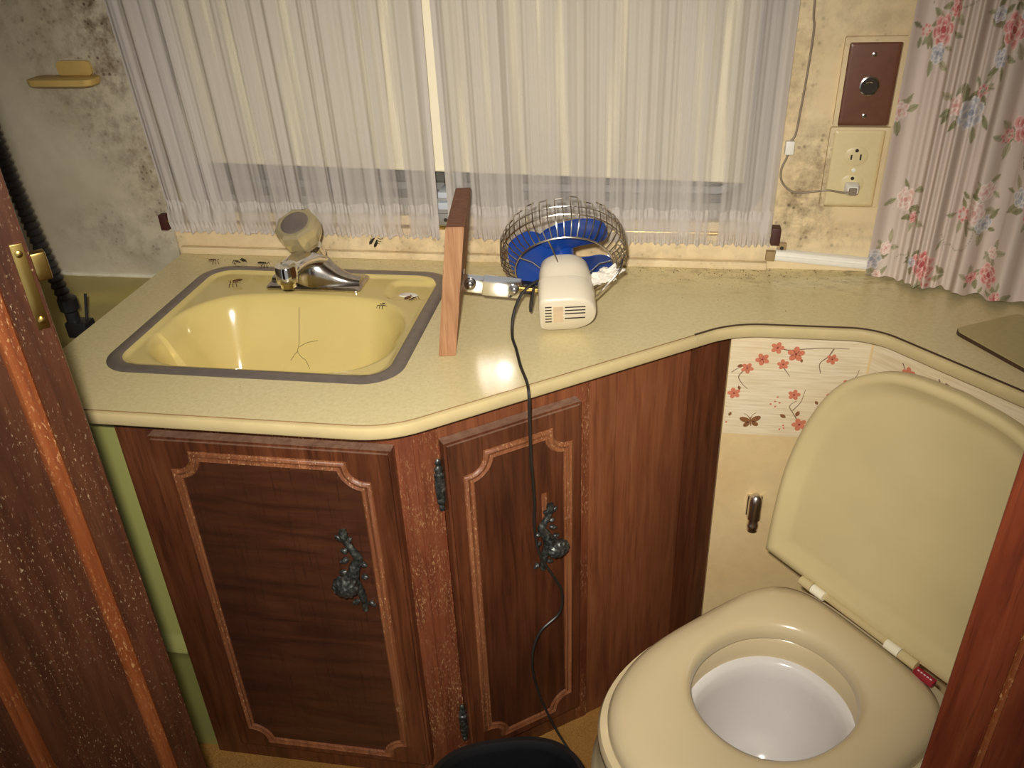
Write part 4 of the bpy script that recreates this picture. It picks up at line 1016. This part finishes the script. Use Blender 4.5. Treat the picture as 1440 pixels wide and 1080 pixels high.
# wire cage
def circ(r, z, n=64): return [Vector((r*math.cos(2*PI*i/n), r*math.sin(2*PI*i/n), z)) for i in range(n)]
for nm, r, z, th in (('cage_ring', .0695, .080, .0012), ('cage_ring', .0885, .104, .0014), ('cage_ring', .0888, .118, .0009)):
    q = tube(circ(r, z), th, 7, True); q.transform(FM); F(nm, q, 'wire_steel')
NW = 26                                     # hairpin wires: up, over and back down beside themselves
for i in range(NW):
    a = 2*PI*i/NW; j = random.uniform(-.003, .004); dl_ = 2*PI/NW*.5
    pr = [(.0688, .0795), (.080, .0870), (.0895, .0985), (.0900, .118), (.0895, .128+j), (.0870, .1335+j), (.0835, .136+j)]
    pts = [Vector((r*math.cos(a), r*math.sin(a), z)) for r, z in pr]+[Vector((r*math.cos(a+dl_), r*math.sin(a+dl_), z)) for r, z in pr[::-1]]
    q = tube(pts, .0009, 5); q.transform(FM); F('cage_wire', q, 'wire_steel')
for a, rr_ in ((2.25, .033), (2.0, .033), (.35, .034), (-.2, .034), (-1.9, .033), (3.6, .033)):
    q = tube([Vector((.0695*math.cos(a), .0695*math.sin(a), .080)), Vector((.05*math.cos(a), .05*math.sin(a), .078)), Vector((rr_*math.cos(a+.05), rr_*math.sin(a+.05), .066))], .0011, 6); q.transform(FM); F('mount_wire', q, 'wire_steel')
q = lathe([(.008, 0), (.0075, .006), (.004, .009)], 14, frame((-.012, .030, .070), (-.3, 1, .2))); q.transform(FM); F('wire_boss', q, 'fan_white')
# torn tape and a bent mounting rod on the right
q = B(); bmesh.ops.create_icosphere(q, subdivisions=4, radius=1)
for v in q.verts:
    n_ = noise.noise(v.co*2.1)+.6*noise.noise(v.co*5); v.co = Vector((v.co.x*.022*(1+.6*n_)+.056, v.co.y*.007*(1+.8*n_)-.006, v.co.z*.011*(1+.7*n_)+.060+.35*v.co.x*.02))
q.transform(FM); F('torn_tape', q, 'torn_tape')
q = tube(crv([(.026, .022, .030), (.040, .012, .034), (.058, -.006, .044), (.075, -.018, .058), (.082, -.020, .075)], 6), .0017, 7); q.transform(FM); F('mount_wire', q, 'wire_steel')
# steel bracket between board and housing; two bolts; black swivel
BN = Vector((.180, -.983, -.029)).normalized(); BC = Vector((-.4705, -.2500, .0680)); BM = frame(BC, BN, (.98, .19, -.16))
q = box((-.026, 0, 0), (.034, .027, .0022), .0006); join(q, box((.012, .0005, .0014), (.052, .031, .0022), .0006)); 
q.transform(BM); F('bracket', q, 'bracket_steel')
q = box((-.0425, 0, -.008), (.0022, .027, .018), .0006); q.transform(BM); F('bracket_foot', q, 'bracket_steel')
for x, y in ((-.032, 0), (.030, -.002)):
    q = lathe([(.0085, .0012), (.0085, .0030), (.0066, .0036), (.0066, .0042), (.0050, .0046), (.0050, .0075), (.0030, .0085)], 18); q.transform(BM @ Matrix.Translation((x, y, .001))); F('bolt', q, 'chrome_dull')
q = box((.048, .001, -.003), (.016, .016, .014), .003); q.transform(BM); F('swivel', q, 'black_rubber')
q = tube([(.036, .002, .002), (.062, .002, .002)], .0045, 12); q.transform(BM); F('swivel_pin', q, 'brass')
q = box((.0560, -.010, .002), (.0035, .040, .018), .001); q.transform(BM); F('clamp_plate', q, 'black_rubber')
# cord: from the housing over the counter edge, past the shell knob and down to the bin
eN = DN; ce = Vector((-.404, -.3985, 0))
cord = crv([(-.392, -.228, .072), (-.402, -.236, .074), (-.418, -.248, .070), (-.432, -.258, .056), (-.441, -.268, .030), (-.440, -.285, .008), (-.4305, -.312, .0035), (-.4175, -.358, .0035), (-.4030, -.4005, .0045), (-.3985, -.4155, -.006), (-.398, -.4195, -.040), (-.398, -.418, -.100), (-.397, -.414, -.145), (-.3965, -.408, -.185), (-.3990, -.402, -.230), (-.392, -.400, -.285), (-.372, -.392, -.335), (-.3625, -.3845, -.370), (-.366, -.3865, -.410), (-.392, -.405, -.432), (-.404, -.415, -.465), (-.405, -.418, -.510), (-.395, -.413, -.575), (-.370, -.420, -.640), (-.330, -.445, -.690), (-.280, -.50, -.7265), (-.262, -.60, -.7272)], 9)
F('power_cord', tube(cord, .0021, 8), 'cord_black')

# ------------------------------------------------------------------ waste bin
wb = thing('waste_bin', 'black plastic waste bin on the carpet before the angled door', 'waste bin', (-.402, -.668, FZ), None, (0, 0, math.radians(16)))
RZ = .27
def wl(i, z): return [Vector((p.x, p.y, z)) for p in sup(0, 0, .104+i, .088+i, 2.7, 64)]
obj('bin_body', loft([wl(-.020, 0), wl(-.003, RZ-.022), wl(-.001, RZ-.010), wl(-.004, RZ-.008), wl(-.008, RZ-.022), wl(-.023, .004)], (True, True)), 'bin_black', wb, True, 60)
obj('bin_rim', loft([wl(.004, RZ-.014), wl(.006, RZ-.006), wl(.003, RZ), wl(-.003, RZ), wl(-.006, RZ-.006), wl(-.008, RZ-.012), wl(-.0009, RZ-.0135), wl(.004, RZ-.014)]), 'bin_black', wb, True, 60)

# ------------------------------------------------------------------ dead insects and specks
def fly(name, loc, rot, mat, label, s=1.0, normal=(0, 0, 1)):
    bm = B()
    join(bm, lathe([(.0003, -.0055), (.0017, -.004), (.0021, -.0015), (.0017, .001), (.0010, .0015)], 10, frame((0, 0, .002), (1, 0, 0))))
    join(bm, lathe([(.0010, .0012), (.0018, .0022), (.0018, .0036), (.0008, .0046)], 10, frame((0, 0, .002), (1, 0, 0))))
    join(bm, lathe([(.0006, .0044), (.0014, .0050), (.0014, .0058), (.0004, .0066)], 10, frame((0, 0, .002), (1, 0, 0))))
    for sg in (-1, 1):
        f = bm.faces.new([bm.verts.new((x, sg*y, .0024+.3*y)) for x, y in ((.002, .001), (0, .0035), (-.005, .0045), (-.008, .0030), (-.006, .0012))])
        for k_ in range(3): join(bm, tube([(.003-.0022*k_, sg*.0012, .0018), (.004-.003*k_, sg*.0042, .0028), (.0045-.0035*k_, sg*.0058, .0)], .00035, 4))
    o = obj(name, bm, mat, None, True); o.matrix_world = frame(loc, normal, (math.cos(rot), math.sin(rot), 0) if abs(normal[2]) > .5 else (math.cos(rot), 0, math.sin(rot))) @ Matrix.Scale(s*1.3, 4)
    return tag(o, label, 'insect', 'dead insects around the sink')
fly('dead_fly', (-.7196, -.0005, .0329), 1.0, 'fly_black', 'black fly on the wall below the sheer curtain', 1.25, (0, -1, 0))
fly('dead_fly', (-.9986, -.0455, .0003), .4, 'moth_brown', 'dead brown insect on the counter behind the sink corner', 1.1)
fly('dead_fly', (-.9529, -.0440, .0003), 2.4, 'fly_black', 'dead dark fly on the counter behind the left sink ledge', 1.4)
fly('dead_fly', (-.9015, -.0600, .0030), 0.2, 'fly_black', 'dead dark fly on the steel rim left of the faucet', 1.2)
fly('dead_fly', (-.9262, -.1260, -.0024), 3.5, 'moth_brown', 'dead brown insect on the yellow sink ledge', 1.35)
fly('dead_fly', (-.6210, -.1500, -.0066), 1.2, 'moth_brown', 'dead brown insect in the soap dish of the sink', 1.25)
fly('dead_fly', (-.6611, -.1740, -.0085), 2.9, 'fly_black', 'dead dark fly at the sink bowl edge right of faucet', 1.1)
rng = random.Random(21); bm = B()
def speck(x, y, z, s):
    v = [bm.verts.new((x+s*rng.uniform(-1, 1), y+s*rng.uniform(-1, 1), z)) for _ in range(3)]+[bm.verts.new((x, y, z+s*.6))]
    for t in ((0, 1, 2), (0, 1, 3), (1, 2, 3), (2, 0, 3)): bm.faces.new([v[i] for i in t])
for _ in range(90): speck(rng.uniform(-1.06, -.60), -.003-.042*rng.random()**1.5, .0003, rng.uniform(.0005, .0016))
for _ in range(330):
    x = rng.gauss(-.15, .13); y = -.003-abs(rng.gauss(0, .03))
    if -.50 < x < .06: speck(x, y, .0003, rng.uniform(.0005, .0017))
for _ in range(60): speck(rng.uniform(-.54, .05), rng.uniform(-.19, -.02), .0003, rng.uniform(.0005, .0013))
for _ in range(26): speck(rng.uniform(-1.06, -.58), rng.uniform(-.5, -.43), .0003, rng.uniform(.0004, .001))
for _ in range(26):
    x, y = rng.gauss(-.74, .06), rng.gauss(-.33, .03); speck(x, y, sinkz(x, y)+.0003, rng.uniform(.0004, .0016))
o = obj('dirt_specks', bm, 'dirt_brown', None, False); o['kind'] = 'stuff'; tag(o, 'tiny dark specks of dirt scattered over counter and sink', 'dirt')
